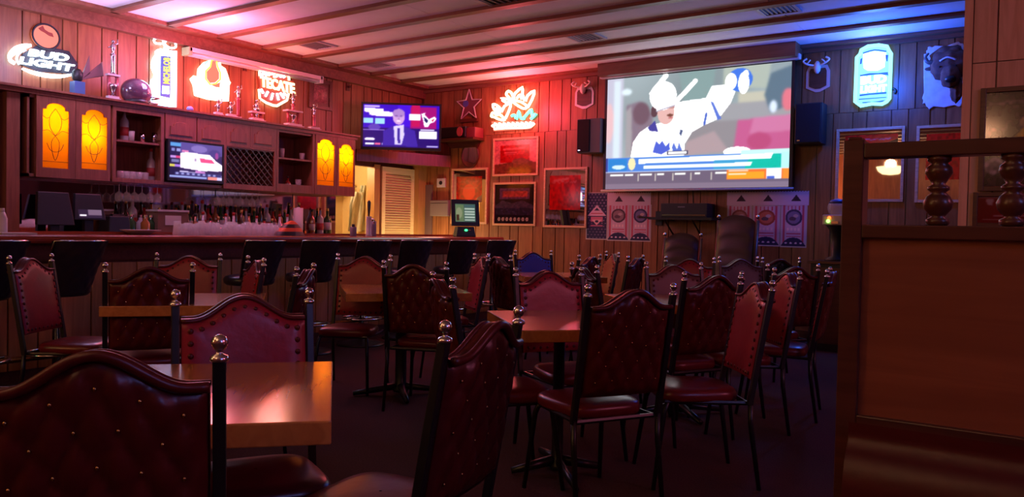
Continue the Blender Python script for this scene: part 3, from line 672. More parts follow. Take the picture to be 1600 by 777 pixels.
# ================================================================== corner: pantry opening, louvered door, header, television
jm = MB().box((W-.13, PAN0-.02, 0), (W+.02, PAN0+.05, 2.1)).box((W-.13, PAN1-.03, 0), (W+.02, PAN1+.09, 2.1))
tag(link('trim_5', jm, wood('warm_jamb', (.55, .27, .09), (.42, .2, .07), .45, 2)), 'warm lit wooden jambs of the pantry opening', kind='structure')
PW = mat('pantry_wall', (.72, .52, .26), .8, noise=.06)
pw = MB().box((W-1.5, PAN0-1.0, 0), (W-1.4, PAN1+.8, 2.4)).box((W-1.4, PAN1+.7, 0), (W-.12, PAN1+.8, 2.4)).box((W-1.4, PAN0-1.0, 0), (W-.12, PAN0-.9, 2.4)).box((W-1.5, PAN0-1, 2.4), (W-.12, PAN1+.8, 2.5)).box((W-1.5, PAN0-1, -.1), (W-.12, PAN1+.8, 0))
tag(link('wall_pantry', pw, PW), 'bright yellow pantry walls behind the opening', kind='structure')
e = empty('pantry_lamp', (W-.7, PAN0+.1, 2.35), 'bright lamp on the pantry ceiling behind the bar', 'lamp')
link('lamp_globe', MB().ball((W-.7, PAN0+.1, 2.30), .08, 12), glow('lamp_warm', (1, .75, .4), 12), e, True); link('lamp_base', MB().lathe([(.06, 2.37), (.06, 2.4)], (W-.7, PAN0+.1, 0)), WHT, e)
light('pantry_light', 'POINT', (W-.7, PAN0+.1, 2.15), 40, (1, .72, .36), .08)
sh = empty('pantry_shelf', (W-1.38, 7.9, 1.85), 'white wall shelf with boxes in the bright pantry', 'shelf')
link('shelf_board', MB().box((W-1.39, 7.2, 1.86), (W-1.05, 8.9, 1.89)), WHT, sh)
for k, (ya, w_, h_, m_) in enumerate(((7.9, .2, .2, WHT), (8.14, .18, .13, mat('teal_box', (.25, .4, .38), .6)), (8.36, .22, .22, PAPER), (8.62, .2, .16, WHT))):
    tag(link('carton', MB().box((W-1.36, ya, 1.89), (W-1.12, ya+w_, 1.89+h_)), m_, None, False, .004), ['white carton at the left of the pantry shelf', 'teal carton on the pantry shelf', 'pale paper carton on the pantry shelf', 'low white carton at the right of the pantry shelf'][k], 'box')
for k, (x, y0, y1, w_, c) in enumerate(((560, 300, 362, .16, (.75, .72, .62)), (572, 290, 360, .14, (.62, .66, .55)), (587, 298, 345, .09, (.8, .7, .5)))):
    p0 = at(x, y0, X=W-.9); p1 = at(x, y1, X=W-.9)
    e = empty('hanging_coat', (p0.x, p0.y, p1.z), ['white coat hanging leftmost in the bright pantry', 'pale green-white coat hanging in the middle of the pantry', 'narrow yellowish cloth hanging at the right in the pantry'][k], 'coat')
    cm_ = mat('cloth_%s' % 'abc'[k], c, .9)
    link('cloth_body', MB().grid(lambda i, j: (p0.x+.03*math.sin(i*9+j*3), p0.y+(i-.5)*2*w_*(.45+.55*min(1, j*3)), p0.z+(p1.z-p0.z)*j), 16, 8).grid(lambda i, j: (p0.x-.06+.03*math.sin(i*9+j*3), p0.y+(i-.5)*2*w_*(.45+.55*min(1, j*3)), p0.z+(p1.z-p0.z)*j), 16, 8), cm_, e, True)
    link('hook', MB().tube([(p0.x-.03, p0.y, p0.z-.01), (p0.x-.03, p0.y, p0.z+.08), (W-1.4, p0.y, p0.z+.09)], .006, 6), CHR, e)
# louvered door
d1 = tag(link('door_1', MB().box((W+.002, 8.42, 0), (W+.02, 9.12, 2.08)), wood('louver_back', (.5, .36, .15), (.42, .3, .12), .5, 2)), 'louvered slatted door left of the dark recess', kind='structure')
LV = wood('louver_wood', (.82, .66, .34), (.72, .56, .28), .45, 1, tint=.1)
link('door_frame', MB().box((W+.02, 8.42, 0), (W+.05, 8.49, 2.08)).box((W+.02, 9.05, 0), (W+.05, 9.12, 2.08)).box((W+.02, 8.49, 1.98), (W+.05, 9.05, 2.08)), LV, d1)
sm_ = None
for k in range(50):
    z = .12+k*.037
    o = link('louver_slat', MB().add([(W+.022, 8.49, z+.030), (W+.022, 9.05, z+.030), (W+.047, 9.05, z), (W+.047, 8.49, z), (W+.026, 8.49, z+.036), (W+.026, 9.05, z+.036), (W+.052, 9.05, z+.006), (W+.052, 8.49, z+.006)], [(0, 1, 2, 3), (4, 7, 6, 5), (3, 2, 6, 7), (0, 4, 5, 1)]), LV, d1)
light('shutter_light', 'AREA', (W+.45, 8.75, 1.0), 1.3, (1, .82, .45), .2, (0, math.radians(-90), 0)) if False else None
tag(link('trim_6', MB().box((W+.0, 9.12, 0), (W+.14, D, 2.2)), wood('warm_jamb', (0, 0, 0), (0, 0, 0))), 'wooden post between the louvered door and the recess', kind='structure')
A = at(556, 246, X=W+.02); B = at(703, 254, Y=D-.015)
hz0, hz1 = at(630, 254, X=-7.8).z, at(630, 240, X=-7.8).z
hd = MB(); dx = Vector((B.x-A.x, B.y-A.y, 0)).normalized(); nn = Vector((dx.y, -dx.x, 0))
q = [A+nn*0, B+nn*0, Vector((W+.015, D-.015, 0)), ]
hd.add([(A.x, A.y, hz0), (B.x, B.y, hz0), (W+.015, D-.015, hz0), (A.x, A.y, hz1), (B.x, B.y, hz1), (W+.015, D-.015, hz1)], [(0, 2, 1), (3, 4, 5), (0, 1, 4, 3), (1, 2, 5, 4), (2, 0, 3, 5)])
hs_ = empty('corner_shelf', (W+.2, D-.3, hz0), 'dark red triangular corner shelf under the wall television', 'shelf'); link('shelf_body', hd, CABW, hs_)
F1, F2 = A+nn*.025, B+nn*.025
link('fascia', MB().add([(A.x, A.y, hz0-.02), (B.x, B.y, hz0-.02), (B.x, B.y, hz1+.02), (A.x, A.y, hz1+.02), (F1.x, F1.y, hz0-.02), (F2.x, F2.y, hz0-.02), (F2.x, F2.y, hz1+.02), (F1.x, F1.y, hz1+.02)], [(4, 5, 6, 7), (3, 2, 1, 0), (0, 1, 5, 4), (7, 6, 2, 3), (1, 2, 6, 5), (0, 4, 7, 3)]), CABW, hs_)
def tv(name, label, c, u, v, n, w, h, cv, mt, bez=.025, cat='television', th=.05, stand=None):
    e = empty(name, c-v*(h/2+bez), label, cat)
    M = Matrix.Translation(c) @ Matrix((u, v, n)).transposed().to_4x4()
    link('casing', MB(M).box((-w/2-bez, -h/2-bez-.008, -th), (w/2+bez, h/2+bez, -.004)), BLKP, e, False, .004)
    fr = MB(M); frame_rect(fr, (-w/2-bez, -h/2-bez-.008, w/2+bez, h/2+bez), (-w/2, -h/2, w/2, h/2), -.004, .006); link('bezel', fr, BLKP, e)
    panel('screen', cv, c-u*w/2-v*h/2+n*.001, u*w, v*h, mt, e)
    return e, M
# news broadcast
c = Canvas(120, 68, (.20, .02, .75)); c.rect(0, .55, 1, 1, (.10, .02, .42)); c.rect(.45, 0, .62, .5, (.25, .05, .85))
c.rect(.62, .05, .96, .55, (.62, .03, .45)).rect(.63, .0, .74, .5, (.75, .05, .35)).rect(.02, .03, .22, .07, (.8, .7, 1))
c.poly([(.02, .09), (.27, .1), (.27, .16), (.42, .18), (.42, .27), (.2, .28), (.08, .25), (.08, .2), (.02, .18)], (.95, .9, 1))
c.rect(.01, .32, .13, .44, (.6, .85, .95)).rect(.16, .33, .28, .45, (.6, .85, .95)).ell(.15, .53, .08, .08, (.35, .25, .7))
c.rect(.0, .59, .28, .60, (.7, .6, .95)).ell(.09, .81, .07, .035, (.95, .9, 1)).rect(.03, .90, .15, .935, (.9, .9, 1)).rect(.16, .9, .23, .935, (.95, .4, .6)).rect(.25, .9, .41, .935, (.9, .9, 1))
c.poly([(.26, .95), (.27, .62), (.38, .5), (.55, .5), (.68, .6), (.72, .97)], (.22, .14, .62)); c.poly([(.40, .5), (.53, .46), (.54, .7), (.51, .92), (.42, .92)], (.85, .8, 1)); c.poly([(.45, .55), (.48, .55), (.49, .9), (.455, .9)], (.22, .15, .6))
c.ell(.465, .28, .078, .185, (.80, .62, .85)).ell(.465, .20, .08, .1, (.66, .5, .78)).rect(.42, .25, .45, .265, (.3, .15, .5)).rect(.48, .25, .51, .265, (.3, .15, .5)).ell(.465, .38, .03, .022, (.95, .85, 1)).ell(.465, .33, .012, .02, (.65, .45, .7))
c.rect(.60, .20, .75, .36, (.98, .92, 1)).poly([(.76, .2), (.82, .16), (.8, .22), (.86, .32), (.93, .25), (.96, .3), (.93, .38), (.87, .42), (.85, .5), (.8, .5), (.79, .4)], (.98, .95, 1)).poly([(.79, .25), (.85, .35), (.83, .42), (.80, .36)], (.05, .1, .35)).poly([(.89, .34), (.94, .3), (.91, .37)], (.75, .05, .2))
c.rect(.75, .56, .93, .59, (.95, .9, 1)).rect(.73, .61, .97, .78, (.98, .95, 1)).rect(.83, .94, .98, .97, (.8, .75, 1)).blur(1)
TVM = colmat('screen_glow', .70, .3)
k_ = 10.9; tc_ = CAM+(CF+CR*((627-800)/F)-CU*((197.5-388.5)/F))*k_; nn_ = (CAM-tc_); nn_.z = 0; nn_.normalize(); nn_ = Matrix.Rotation(math.radians(-4), 3, 'Z') @ nn_; uu_ = Vector((0, 0, 1)).cross(nn_)
e, M = tv('wall_television', 'corner television showing a news presenter on a purple studio', tc_, uu_, Vector((0, 0, 1)), nn_, 118*k_/F, 66*k_/F, c, TVM, .028)
link('wall_arm', MB().tube([tc_-nn_*.05, tc_-nn_*.45, (W+.05, D-.5, tc_.z)], .03, 8), BLK, e)
# small television in the back bar
c = Canvas(100, 60, (.18, .12, .30)); c.rect(.2, .0, 1, .3, (.35, .28, .55)).ell(.55, .15, .15, .1, (.5, .42, .7)).ell(.85, .25, .12, .12, (.28, .22, .48)).ell(.89, .3, .035, .1, (.6, .25, .55))
c.rect(0, 0, .2, .95, (.10, .05, .20)).rect(.02, .04, .21, .13, (.35, .6, .85)).rect(.04, .18, .1, .26, (.5, .5, .75)).rect(.13, .18, .2, .26, (.6, .6, .85)).rect(.02, .38, .2, .45, (.75, .55, .85)).rect(.12, .38, .2, .45, (.85, .25, .45)).rect(.04, .48, .18, .56, (.45, .45, .65)).rect(0, .62, .1, .69, (.85, .8, .3)).rect(.1, .62, .2, .69, (.65, .45, .9))
c.poly([(.2, .3), (.3, .27), (.75, .28), (.88, .45), (1, .55), (1, .72), (.6, .75), (.2, .7)], (1, .93, 1)).poly([(.56, .4), (.8, .42), (.86, .52), (.58, .52)], (.95, .3, .5)).rect(.46, .42, .5, .5, (.7, .6, .75)).rect(.23, .22, .35, .26, (.9, .5, .7))
c.line(.2, .8, .98, .86, .012, (.85, .8, .98)).line(.5, .78, .65, .8, .02, (.8, .5, .8)).rect(.1, .82, .98, .90, (.22, .2, .42))
for k in range(8): c.rect(.12+.1*k, .84, .17+.1*k, .88, (.6, .6, .85))
c.rect(0, .92, .7, .96, (.6, .65, .9)).rect(.72, .90, .9, .98, (.98, .55, .5)).rect(.9, .90, 1, .98, (.85, .8, .98)).blur(1)
yl, zl, yh, zh = cpx(260, 225, 346, 282)
ctv = Vector((CX+.03, (yl+yh)/2, (zl+zh)/2+.005))
e, M = tv('small_television', 'small television showing a white vehicle, set in the back-bar cabinet', ctv, Vector((0, 1, 0)), Vector((0, 0, 1)), Vector((1, 0, 0)), yh-yl-.03, zh-zl-.01, c, TVM, .022)
# ================================================================== projection screen
c = Canvas(300, 184, (.60, .66, .68)); X_, Y_ = c.X, c.Y
c.a = c.a*(0.92+.16*(np.sin(X_*9)+np.cos(Y_*7+X_*4))[..., None]*.3)
c.rect(0, 0, .1, .8, (.74, .74, .82)).rect(.045, .02, .085, .75, (.82, .88, .92)).ell(.12, .13, .03, .03, (.85, .92, .96)).ell(.015, .4, .03, .18, (.88, .72, .74))
c.poly([(.12, .25), (.2, .22), (.28, .35), (.27, .5), (.2, .65), (.12, .68)], (.50, .44, .50)).ell(.21, .33, .05, .1, (.42, .33, .38)).poly([(.12, .3), (.15, .25), (.16, .7), (.12, .72)], (.62, .60, .62))
c.poly([(.42, .0), (.62, .0), (.6, .25), (.45, .25)], (.50, .60, .60)).poly([(.66, 0), (.9, 0), (.88, .2), (.66, .15)], (.66, .70, .66)).rect(.74, .22, 1, .30, (.74, .73, .66)).rect(.62, .3, 1, .5, (.60, .60, .62))
c.poly([(.9, .08), (1, .03), (1, .34), (.9, .4), (.87, .25)], (.36, .44, .50)).ell(.985, .3, .03, .09, (.85, .45, .5)).ell(.915, .35, .018, .05, (.85, .9, .98))
c.poly([(.48, .5), (.6, .44), (.75, .44), (.78, .68), (.46, .72)], (.55, .53, .55)).poly([(.47, .6), (.62, .52), (.7, .7), (.45, .72)], (.66, .58, .6)).poly([(.74, .44), (1, .43), (1, .74), (.72, .7)], (.74, .36, .54)).poly([(.82, .43), (1, .42), (1, .55), (.8, .56)], (.78, .46, .62)).ell(.85, .62, .06, .07, (.70, .30, .46))
c.blur(8)
Wt = (1.0, 1.0, 1.0); c.line(.345, .02, .27, .16, .016, Wt).line(.51, .09, .40, .26, .014, Wt)
c.poly([(.15, .74), (.165, .58), (.2, .5), (.25, .45), (.33, .42), (.38, .27), (.45, .25), (.57, .24), (.6, .14), (.66, .14), (.74, .14), (.70, .3), (.64, .42), (.56, .47), (.5, .52), (.46, .62), (.46, .74)], Wt)
c.poly([(.595, .27), (.61, .28), (.655, .42), (.635, .43)], (.35, .45, .80)).line(.575, .37, .565, .46, .006, (.3, .4, .75)).poly([(.435, .49), (.45, .5), (.44, .55), (.43, .53)], (.3, .35, .5))
c.poly([(.25, .46), (.29, .40), (.31, .5), (.26, .49)], (.26, .26, .58)).ell(.285, .32, .02, .05, (.35, .25, .28)).ell(.352, .34, .048, .10, (.86, .68, .66)).ell(.376, .362, .018, .012, (.45, .28, .24)).ell(.378, .385, .012, .008, (.72, .42, .42)).rect(.36, .29, .40, .305, (.7, .5, .48))
c.ell(.333, .19, .076, .125, Wt).poly([(.28, .24), (.40, .22), (.40, .28), (.3, .32)], (.97, .97, 1)).line(.3, .32, .4, .28, .004, (.7, .68, .75))
c.ell(.745, .11, .065, .095, (.26, .45, .86)).ell(.70, .12, .03, .07, Wt).ell(.765, .14, .028, .09, Wt).ell(.775, .07, .014, .035, Wt)
c.poly([(.28, .68), (.3, .58), (.32, .61), (.335, .58), (.355, .63), (.375, .6), (.38, .66), (.33, .70)], (.30, .38, .80)).poly([(.39, .64), (.4, .6), (.42, .66), (.43, .6), (.45, .68), (.44, .7), (.4, .7)], (.35, .45, .80)).ell(.74, .70, .07, .04, Wt)
c.rect(0, .715, 1, .845, (.30, .50, .84)).rect(.62, .74, 1, .84, (.25, .60, .80)).poly([(.80, .77), (.93, .72), (1, .76), (1, .845), (.78, .845)], (.06, .72, .64)).rect(.76, .69, 1, .73, (.75, .95, .92)).rect(.96, .715, 1, .845, (.7, .92, .95))
c.rect(.02, .73, .13, .83, (.16, .50, .80)).ell(.08, .80, .04, .02, (.8, .9, .95)).rect(0, .72, .015, .845, (.2, .25, .55))
c.poly([(.2, .735), (.92, .725), (.91, .765), (.2, .775)], (.98, 1, .98)).poly([(.23, .795), (.82, .79), (.81, .818), (.23, .82)], (.92, .97, .98)).ell(.16, .775, .022, .055, (.95, .88, .68))
c.rect(.365, .675, .48, .705, (.2, .2, .3)).rect(.37, .68, .475, .70, (.95, .95, .95)).rect(0, .842, 1, .85, (.85, .9, 1))
c.rect(0, .85, 1, 1, (.42, .37, .45)).rect(.0, .95, 1, 1, (.50, .44, .52))
for a, b in ((.03, .11), (.12, .17), (.21, .28), (.31, .35), (.41, .47), (.52, .55), (.63, .69)): c.rect(a, .862, b, .882, (.92, .93, .92))
for a in (.2, .3, .4, .5, .61): c.rect(a-.002, .865, a+.003, .93, (.75, .72, .7))
c.rect(.69, .848, .97, .93, (.92, .45, .20)).rect(.695, .87, .88, .925, (.96, .62, .16)).rect(.70, .855, .80, .865, (.95, .85, .75)).rect(.70, .88, .79, .89, (.98, .9, .8)).rect(.89, .85, .965, .93, (.92, .92, .98)).rect(.895, .905, .93, .93, (.3, .4, .8)).rect(.97, .848, 1, .93, (.95, .55, .2)).blur(1)
ps = empty('projection_screen', ((sx0+sx1)/2, D-.2, sz0), 'large pull-down projection screen showing a hockey player in white', 'projection screen')
tl = at(946, 124, Y=D-.2); trp = at(1241, 97, Y=D-.2); z1_ = (tl.z+trp.z)/2; z0_ = at(1090, 294, Y=D-.2).z
SC = colmat('projected_picture', .72, .8)
panel('picture', c, (tl.x+.035, D-.2, z0_), (trp.x-tl.x-.06, 0, 0), (0, 0, z1_-z0_), SC, ps)
link('black_border', MB().box((tl.x-.005, D-.197, z0_-.01), (trp.x+.012, D-.19, z1_+.03)), BLKP, ps)
link('casing_tube', MB().box((tl.x-.06, D-.25, z1_+.012), (trp.x+.07, D-.17, z1_+.075)), WHT, ps, False, .01)
link('bottom_bar', MB().tube([(tl.x-.03, D-.195, z0_-.018), (trp.x+.03, D-.195, z0_-.018)], .014, 8), WHT, ps, True)
for xx in (tl.x-.02, trp.x+.03): link('hanger', MB().box((xx-.01, D-.23, z1_+.07), (xx+.01, D-.2, HC-.17)), BLK, ps)
# ================================================================== things on the screen wall
PR = colmat('print_paper', 0, .6); PRG = colmat('print_gloss', 0, .12, coat=.5)
def framed(kind, px, label, cv=None, inner=None, cat='picture', name='framed_picture', fw=.03, fm=None, mir=False, tilt=0, X0=None, pm=None):
    r = rect(kind, *px); a0, b0, a1, b1 = r; M = wallM(kind)
    base = M @ Vector(((a0+a1)/2, b0, .014)); e = empty(name, base, label, cat)
    fb = MB(M); frame_rect(fb, r, (a0+fw, b0+fw, a1-fw, b1-fw), .014, .042); link('frame', fb, fm or GOLDF, e, False, .003)
    link('mirror_pane' if mir else 'backing', MB(M).box((a0+fw, b0+fw, .014), (a1-fw, b1-fw, .026)), MIR if mir else DARKW, e)
    if cv is not None:
        i = inner or (0, 0, 1, 1); w, h = a1-a0-2*fw, b1-b0-2*fw
        rr = (a0+fw+i[0]*w, b0+fw+(1-i[3])*h, a0+fw+i[2]*w, b0+fw+(1-i[1])*h)
        wpanel('print', cv, kind, rr, .0275, pm or PRG, e)
    return e
def red_print(seed, bg=(.62, .03, .05), line=(.75, .45, .45)):
    c = Canvas(70, 60, bg).noise(.25, seed, 4).blur(1)
    for k in range(14): x = .1+.055*k; c.line(x, .2+.03*math.sin(k*2), x+.04, .2+.03*math.cos(k*1.7), .012, line)
    return c.blur(1)
c = red_print(1); c.ell(.5, .6, .25, .3, (.85, .15, .1)).line(.2, .45, .8, .45, .02, (.8, .4, .35)).blur(3); c.poly([(0, .86), (.12, 1), (0, 1)], (.4, .3, .3)).poly([(.8, .85), (1, .7), (1, 1), (.8, 1)], (.45, .3, .28))
framed('B', (706, 263, 762, 350), 'beer mirror with red panel behind the touchscreen, leftmost on the screen wall', c, (.1, .12, .88, .62), 'mirror', 'advertising_mirror', mir=True)
c = Canvas(80, 66, (.75, .42, .42)).rect(.14, .16, .82, .66, (.62, .03, .06)); c.line(.22, .28, .7, .26, .025, (.8, .35, .35)).line(.25, .38, .75, .37, .01, (.8, .4, .4)).line(.25, .43, .7, .42, .006, (.8, .4, .4)).poly([(0, .72), (.4, .66), (.5, .58), (.7, .55), (.9, .66), (1, .68), (1, 1), (0, 1)], (.42, .20, .15)).ell(.62, .64, .2, .09, (.46, .26, .2)).noise(.15, 4, 3).blur(1)
framed('B', (771, 215, 842, 275), 'framed red and tan poster, upper of the two stacked pictures', c)
c = Canvas(80, 80, (.10, .06, .10)).rect(.12, .1, .88, .38, (.30, .16, .30)).rect(.2, .18, .82, .32, (.55, .18, .2)).poly([(.0, .55), (.2, .4), (.45, .48), (.7, .4), (1, .55), (1, .75), (0, .75)], (.22, .17, .24)).rect(0, .6, 1, .78, (.16, .12, .2)).noise(.2, 7, 3)
for k in range(8): c.ell(.12+.1*k, .88, .03, .045, (.75, .62, .6)); c.ell(.12+.1*k, .88, .012, .02, (.1, .06, .1))
c.blur(1)
framed('B', (771, 285, 838, 353), 'dark framed poster with pale lettering, lower of the two stacked pictures', c)
c = red_print(9, (.66, .02, .04)); c.line(.15, .16, .6, .1, .03, (.75, .35, .35)).line(.3, .75, .6, .98, .01, (.5, .25, .25)).ell(.75, .45, .08, .2, (.8, .12, .05)).blur(2)
framed('B', (850, 262, 918, 356), 'tall beer mirror with red panel, just left of the flag posters', c, (.1, .1, .88, .72), 'mirror', 'advertising_mirror', mir=True)
c = red_print(12, (.97, .07, .09), (.9, .6, .6)); c.poly([(.0, .62), (.6, .5), (1, .2), (1, 1), (0, 1)], (.12, .06, .07)).blur(1)
framed('B', (1306, 200, 1413, 316), 'wide beer mirror with red top right of the speaker, behind the partition rail', c, (.1, .06, .94, .42), 'mirror', 'advertising_mirror', mir=True)
c = red_print(13, (.98, .06, .08), (.9, .6, .6)); c.line(.1, .3, .9, .28, .04, (.85, .5, .5)).blur(1)
framed('B', (1431, 195, 1520, 317), 'beer mirror with tall red panel beside the partition wall corner', c, (.14, .08, .9, .72), 'mirror', 'advertising_mirror', mir=True)
# oval mirror
a0, b0, a1, b1 = rect('B', 722, 224, 748, 262); e = empty('oval_mirror', ((a0+a1)/2, D-.014, b0), 'small round mirror under the bracket shelf by the corner', 'mirror')
M = wallM('B'); n = 28; ring = [((a0+a1)/2+(a1-a0)/2*math.cos(2*PI*k/n), (b0+b1)/2+(b1-b0)/2*math.sin(2*PI*k/n)) for k in range(n)]
link('glass', MB(M).prism(ring, .014, .03), MIR, e); link('rim', MB(M).tube([(x, y, .03) for x, y in ring], .014, 6, True), DARKW, e, True)
# star with wooden base
a0, b0, a1, b1 = rect('B', 717, 140, 752, 188); cx, cz = (a0+a1)/2, (b0+b1)/2-.01; R_ = (b1-b0)/2+.01
st = []
for k in range(10): rr = R_ if k % 2 == 0 else R_*.42; t = PI/2+k*PI/5; st.append((cx+rr*math.cos(t), cz+rr*math.sin(t)))
e = empty('star_decoration', (cx, D-.02, b0), 'white outlined star wall decoration right of the corner television', 'wall decoration')
link('star_back', MB(M).prism(st[::-1] if False else st, .02, .04), mat('star_red', (.16, .03, .05), .5), e); link('star_outline', MB(M).tube([(x, y, .045) for x, y in st], .012, 6, True), WHT, e)
link('center_badge', MB(M).prism([(cx-.06+.05*math.cos(2*PI*k/12), cz+.03+.05*math.sin(2*PI*k/12)) for k in range(12)], .04, .05), mat('badge_blue', (.08, .08, .4), .4), e)
link('base_bar', MB(M).box((a0+.05, b0-.03, .014), (a1-.05, b0+.02, .06)), DARKW, e)
# bracket shelf with dark cap-like radio
a0, b0, a1, b1 = rect('B', 690, 219, 756, 232); e = empty('bracket_shelf', ((a0+a1)/2, D-.014, b0), 'small dark shelf under the black and red box beside the television', 'shelf')
link('board', MB(M).box((a0, b1-.03, .014), (a1, b1, .28)), DARKW, e); link('bracket', MB(M).prism([(a0+.1, b1-.03), (a1-.06, b1-.03), (a1-.1, b1-.12), (a0+.2, b1-.12)], .014, .05), DARKW, e)
e = empty('stereo_speaker', ((a0+a1)/2-.02, D-.15, b1), 'low black box with round red-lit cone on the bracket shelf', 'speaker')
link('housing', MB(M).box((a0+.03, b1, .03), (a1-.16, b1+.17, .26)), BLKP, e, False, .02); link('cone', MB(M).prism([(a1-.26+.05*math.cos(2*PI*k/16), b1+.09+.07*math.sin(2*PI*k/16)) for k in range(16)], .26, .275), mat('cone_red', (.5, .1, .12), .5), e)
link('side_box', MB(M).box((a1-.16, b1, .03), (a1, b1+.15, .24)), mat('dark_red_box', (.25, .03, .04), .5), e, False, .01)
# wall speakers
for px, lb, sd in (((908, 187, 944, 240), 'black loudspeaker on the wall left of the projection screen', 1), ((1246, 163, 1288, 226), 'black loudspeaker on the wall right of the projection screen', -1)):
    a0, b0, a1, b1 = rect('B', *px, .16); e = empty('wall_speaker', ((a0+a1)/2, D-.05, b0), lb, 'speaker')
    ms_ = mat('speaker_side_grey', (.11, .10, .11), .5) if sd > 0 else BLKP; w = a1-a0
    link('cabinet', MB(M).box((a0, b0, .05), (a1, b1, .27)), ms_, e, False, .006)
    g0, g1 = (a0+.012, a0+w*.56) if sd > 0 else (a0+.012, a1-.012)
    link('grille', MB(M).box((g0, b0+.012, .27), (g1, b1-.012, .29)), mat('grille_cloth', (.008, .008, .010), .9), e, False, .004); link('logo_plate', MB(M).box((g0+.02, b0+.03, .29), (g0+.05, b0+.04, .293)), CHR, e)
    link('mount', MB(M).box(((a0+a1)/2-.04, (b0+b1)/2-.04, .014), ((a0+a1)/2+.04, (b0+b1)/2+.04, .05)), BLK, e)
# antler plaques
BONE = mat('antler_bone', (.8, .7, .62), .5)
for px, lb in (((899, 128, 928, 170), 'small antlered trophy plaque left of the projection screen'), ((1260, 92, 1297, 144), 'small antlered trophy plaque right of the projection screen')):
    a0, b0, a1, b1 = rect('B', *px); w, h = a1-a0, b1-b0; cx = (a0+a1)/2; e = empty('antler_plaque', (cx, D-.014, b0), lb, 'trophy plaque')
    def shield(i): return [(a0+i, b0+.14*h+i*.4), (cx-.1*w, b0+i), (cx+.1*w, b0+i), (a1-i, b0+.14*h+i*.4), (a1-i, b0+.62*h), (a1-.12*w-i*.5, b0+.80*h-i), (a0+.12*w+i*.5, b0+.80*h-i), (a0+i, b0+.62*h)]
    link('shield_border', MB(M).prism(shield(0), .014, .028), mat('plaque_silver', (.55, .5, .5), .3, .5), e); link('shield_face', MB(M).prism(shield(.035), .028, .036), DARKW, e)
    link('skull', MB(M).ball((cx, b0+.72*h, .07), .05, 10, (.8, 1.5, .8)), BONE, e, True)
    for s in (-1, 1): link('antler', MB(M).tube(smooth_path([(cx+s*.02, b0+.78*h, .07), (cx+s*.09, b0+.80*h, .12), (cx+s*.14, b0+.90*h, .13), (cx+s*.10, b0+.98*h, .12)], 4), .011, 6).tube([(cx+s*.10, b0+.82*h, .12), (cx+s*.06, b0+.92*h, .14)], .008, 6), BONE, e, True)
# flag posters (paper prints, flat)
def flagposter(kind):
    c = Canvas(48, 96, (.62, .55, .62)); nv = (.10, .09, .25); rd = (.60, .22, .32)
    if kind == 0:
        c.rect(0, 0, 1, 1, nv)
        for j in range(16):
            for i in range(6): c.ell(.08+.17*i+.085*(j % 2), .03+.063*j, .028, .009, (.5, .45, .6))
        c.poly([(.5, .26), (.96, .5), (.04, .5)], (.68, .58, .66)).poly([(.5, .32), (.66, .39), (.34, .39)], nv).rect(.2, .44, .8, .455, rd).rect(.2, .52, .8, .62, (.62, .35, .45)).poly([(.25, .58), (.75, .58), (.5, .7)], (.7, .58, .62)).rect(.2, .7, .8, .73, (.55, .3, .42)).ell(.5, .62, .08, .03, nv)
    else:
        for k in range(4): c.rect(.06+.26*k, .0, .14+.26*k, .92, rd)
        c.rect(.2, .0, .8, .92, (.66, .56, .64))
        for k in range(4): c.rect(.24+.15*k, .02, .29+.15*k, .12, rd)
        c.ell(.5, .3, .34, .2, [(0, 0, 0), (.22, .14, .2), (.14, .12, .28), (.42, .22, .2), (.5, .2, .15), (.2, .16, .28)][kind]).ell(.5, .3, .26, .15, [(0, 0, 0), (.45, .36, .4), (.35, .33, .5), (.55, .38, .36), (.62, .32, .26), (.40, .36, .48)][kind]).ell(.45, .33, .14, .05, (.28, .2, .26)).ell(.58, .26, .1, .04, (.6, .52, .55))
        for k in range(4): c.rect(.22+.15*k, .55, .31+.15*k, .63, (.75, .64, .68))
        c.rect(.2, .68, .8, .71, rd).rect(.2, .75, .8, .77, rd).poly([(0, .98), (.15, .86), (.3, .8), (.5, .78), (.7, .8), (.85, .86), (1, .98)], nv)
        for k in range(4): c.ell(.2+.2*k, .92, .05, .02, (.7, .62, .7))
        c.rect(0, .96, 1, 1, nv)
    c.a = np.clip(c.a*1.3, 0, .97); return c
lbs = ['navy poster with white stars, leftmost of the flag posters', 'flag poster with round grey emblem, second from the left', 'flag poster with round dark blue emblem, left of the wall shelf', 'flag poster behind the tall armchair, first right of the wall shelf', 'flag poster with round orange-brown emblem', 'flag poster with round grey-blue emblem, rightmost of all']
for k, px in enumerate([(917, 302, 948, 373), (950, 321, 982, 375), (985, 321, 1016, 376), (1137, 322, 1173, 381), (1177, 322, 1217, 383), (1221, 321, 1259, 385)]):
    r = rect('B', *px); e = empty('flag_poster', ((r[0]+r[2])/2, D-.018, r[1]), lbs[k], 'poster', 'patriotic flag posters under the projection screen')
    link('sheet', MB(M).box((r[0]-.012, r[1]-.014, .0145), (r[2]+.012, r[3]+.01, .0165)), PAPER, e); wpanel('print', flagposter(k), 'B', r, .0172, PR, e)
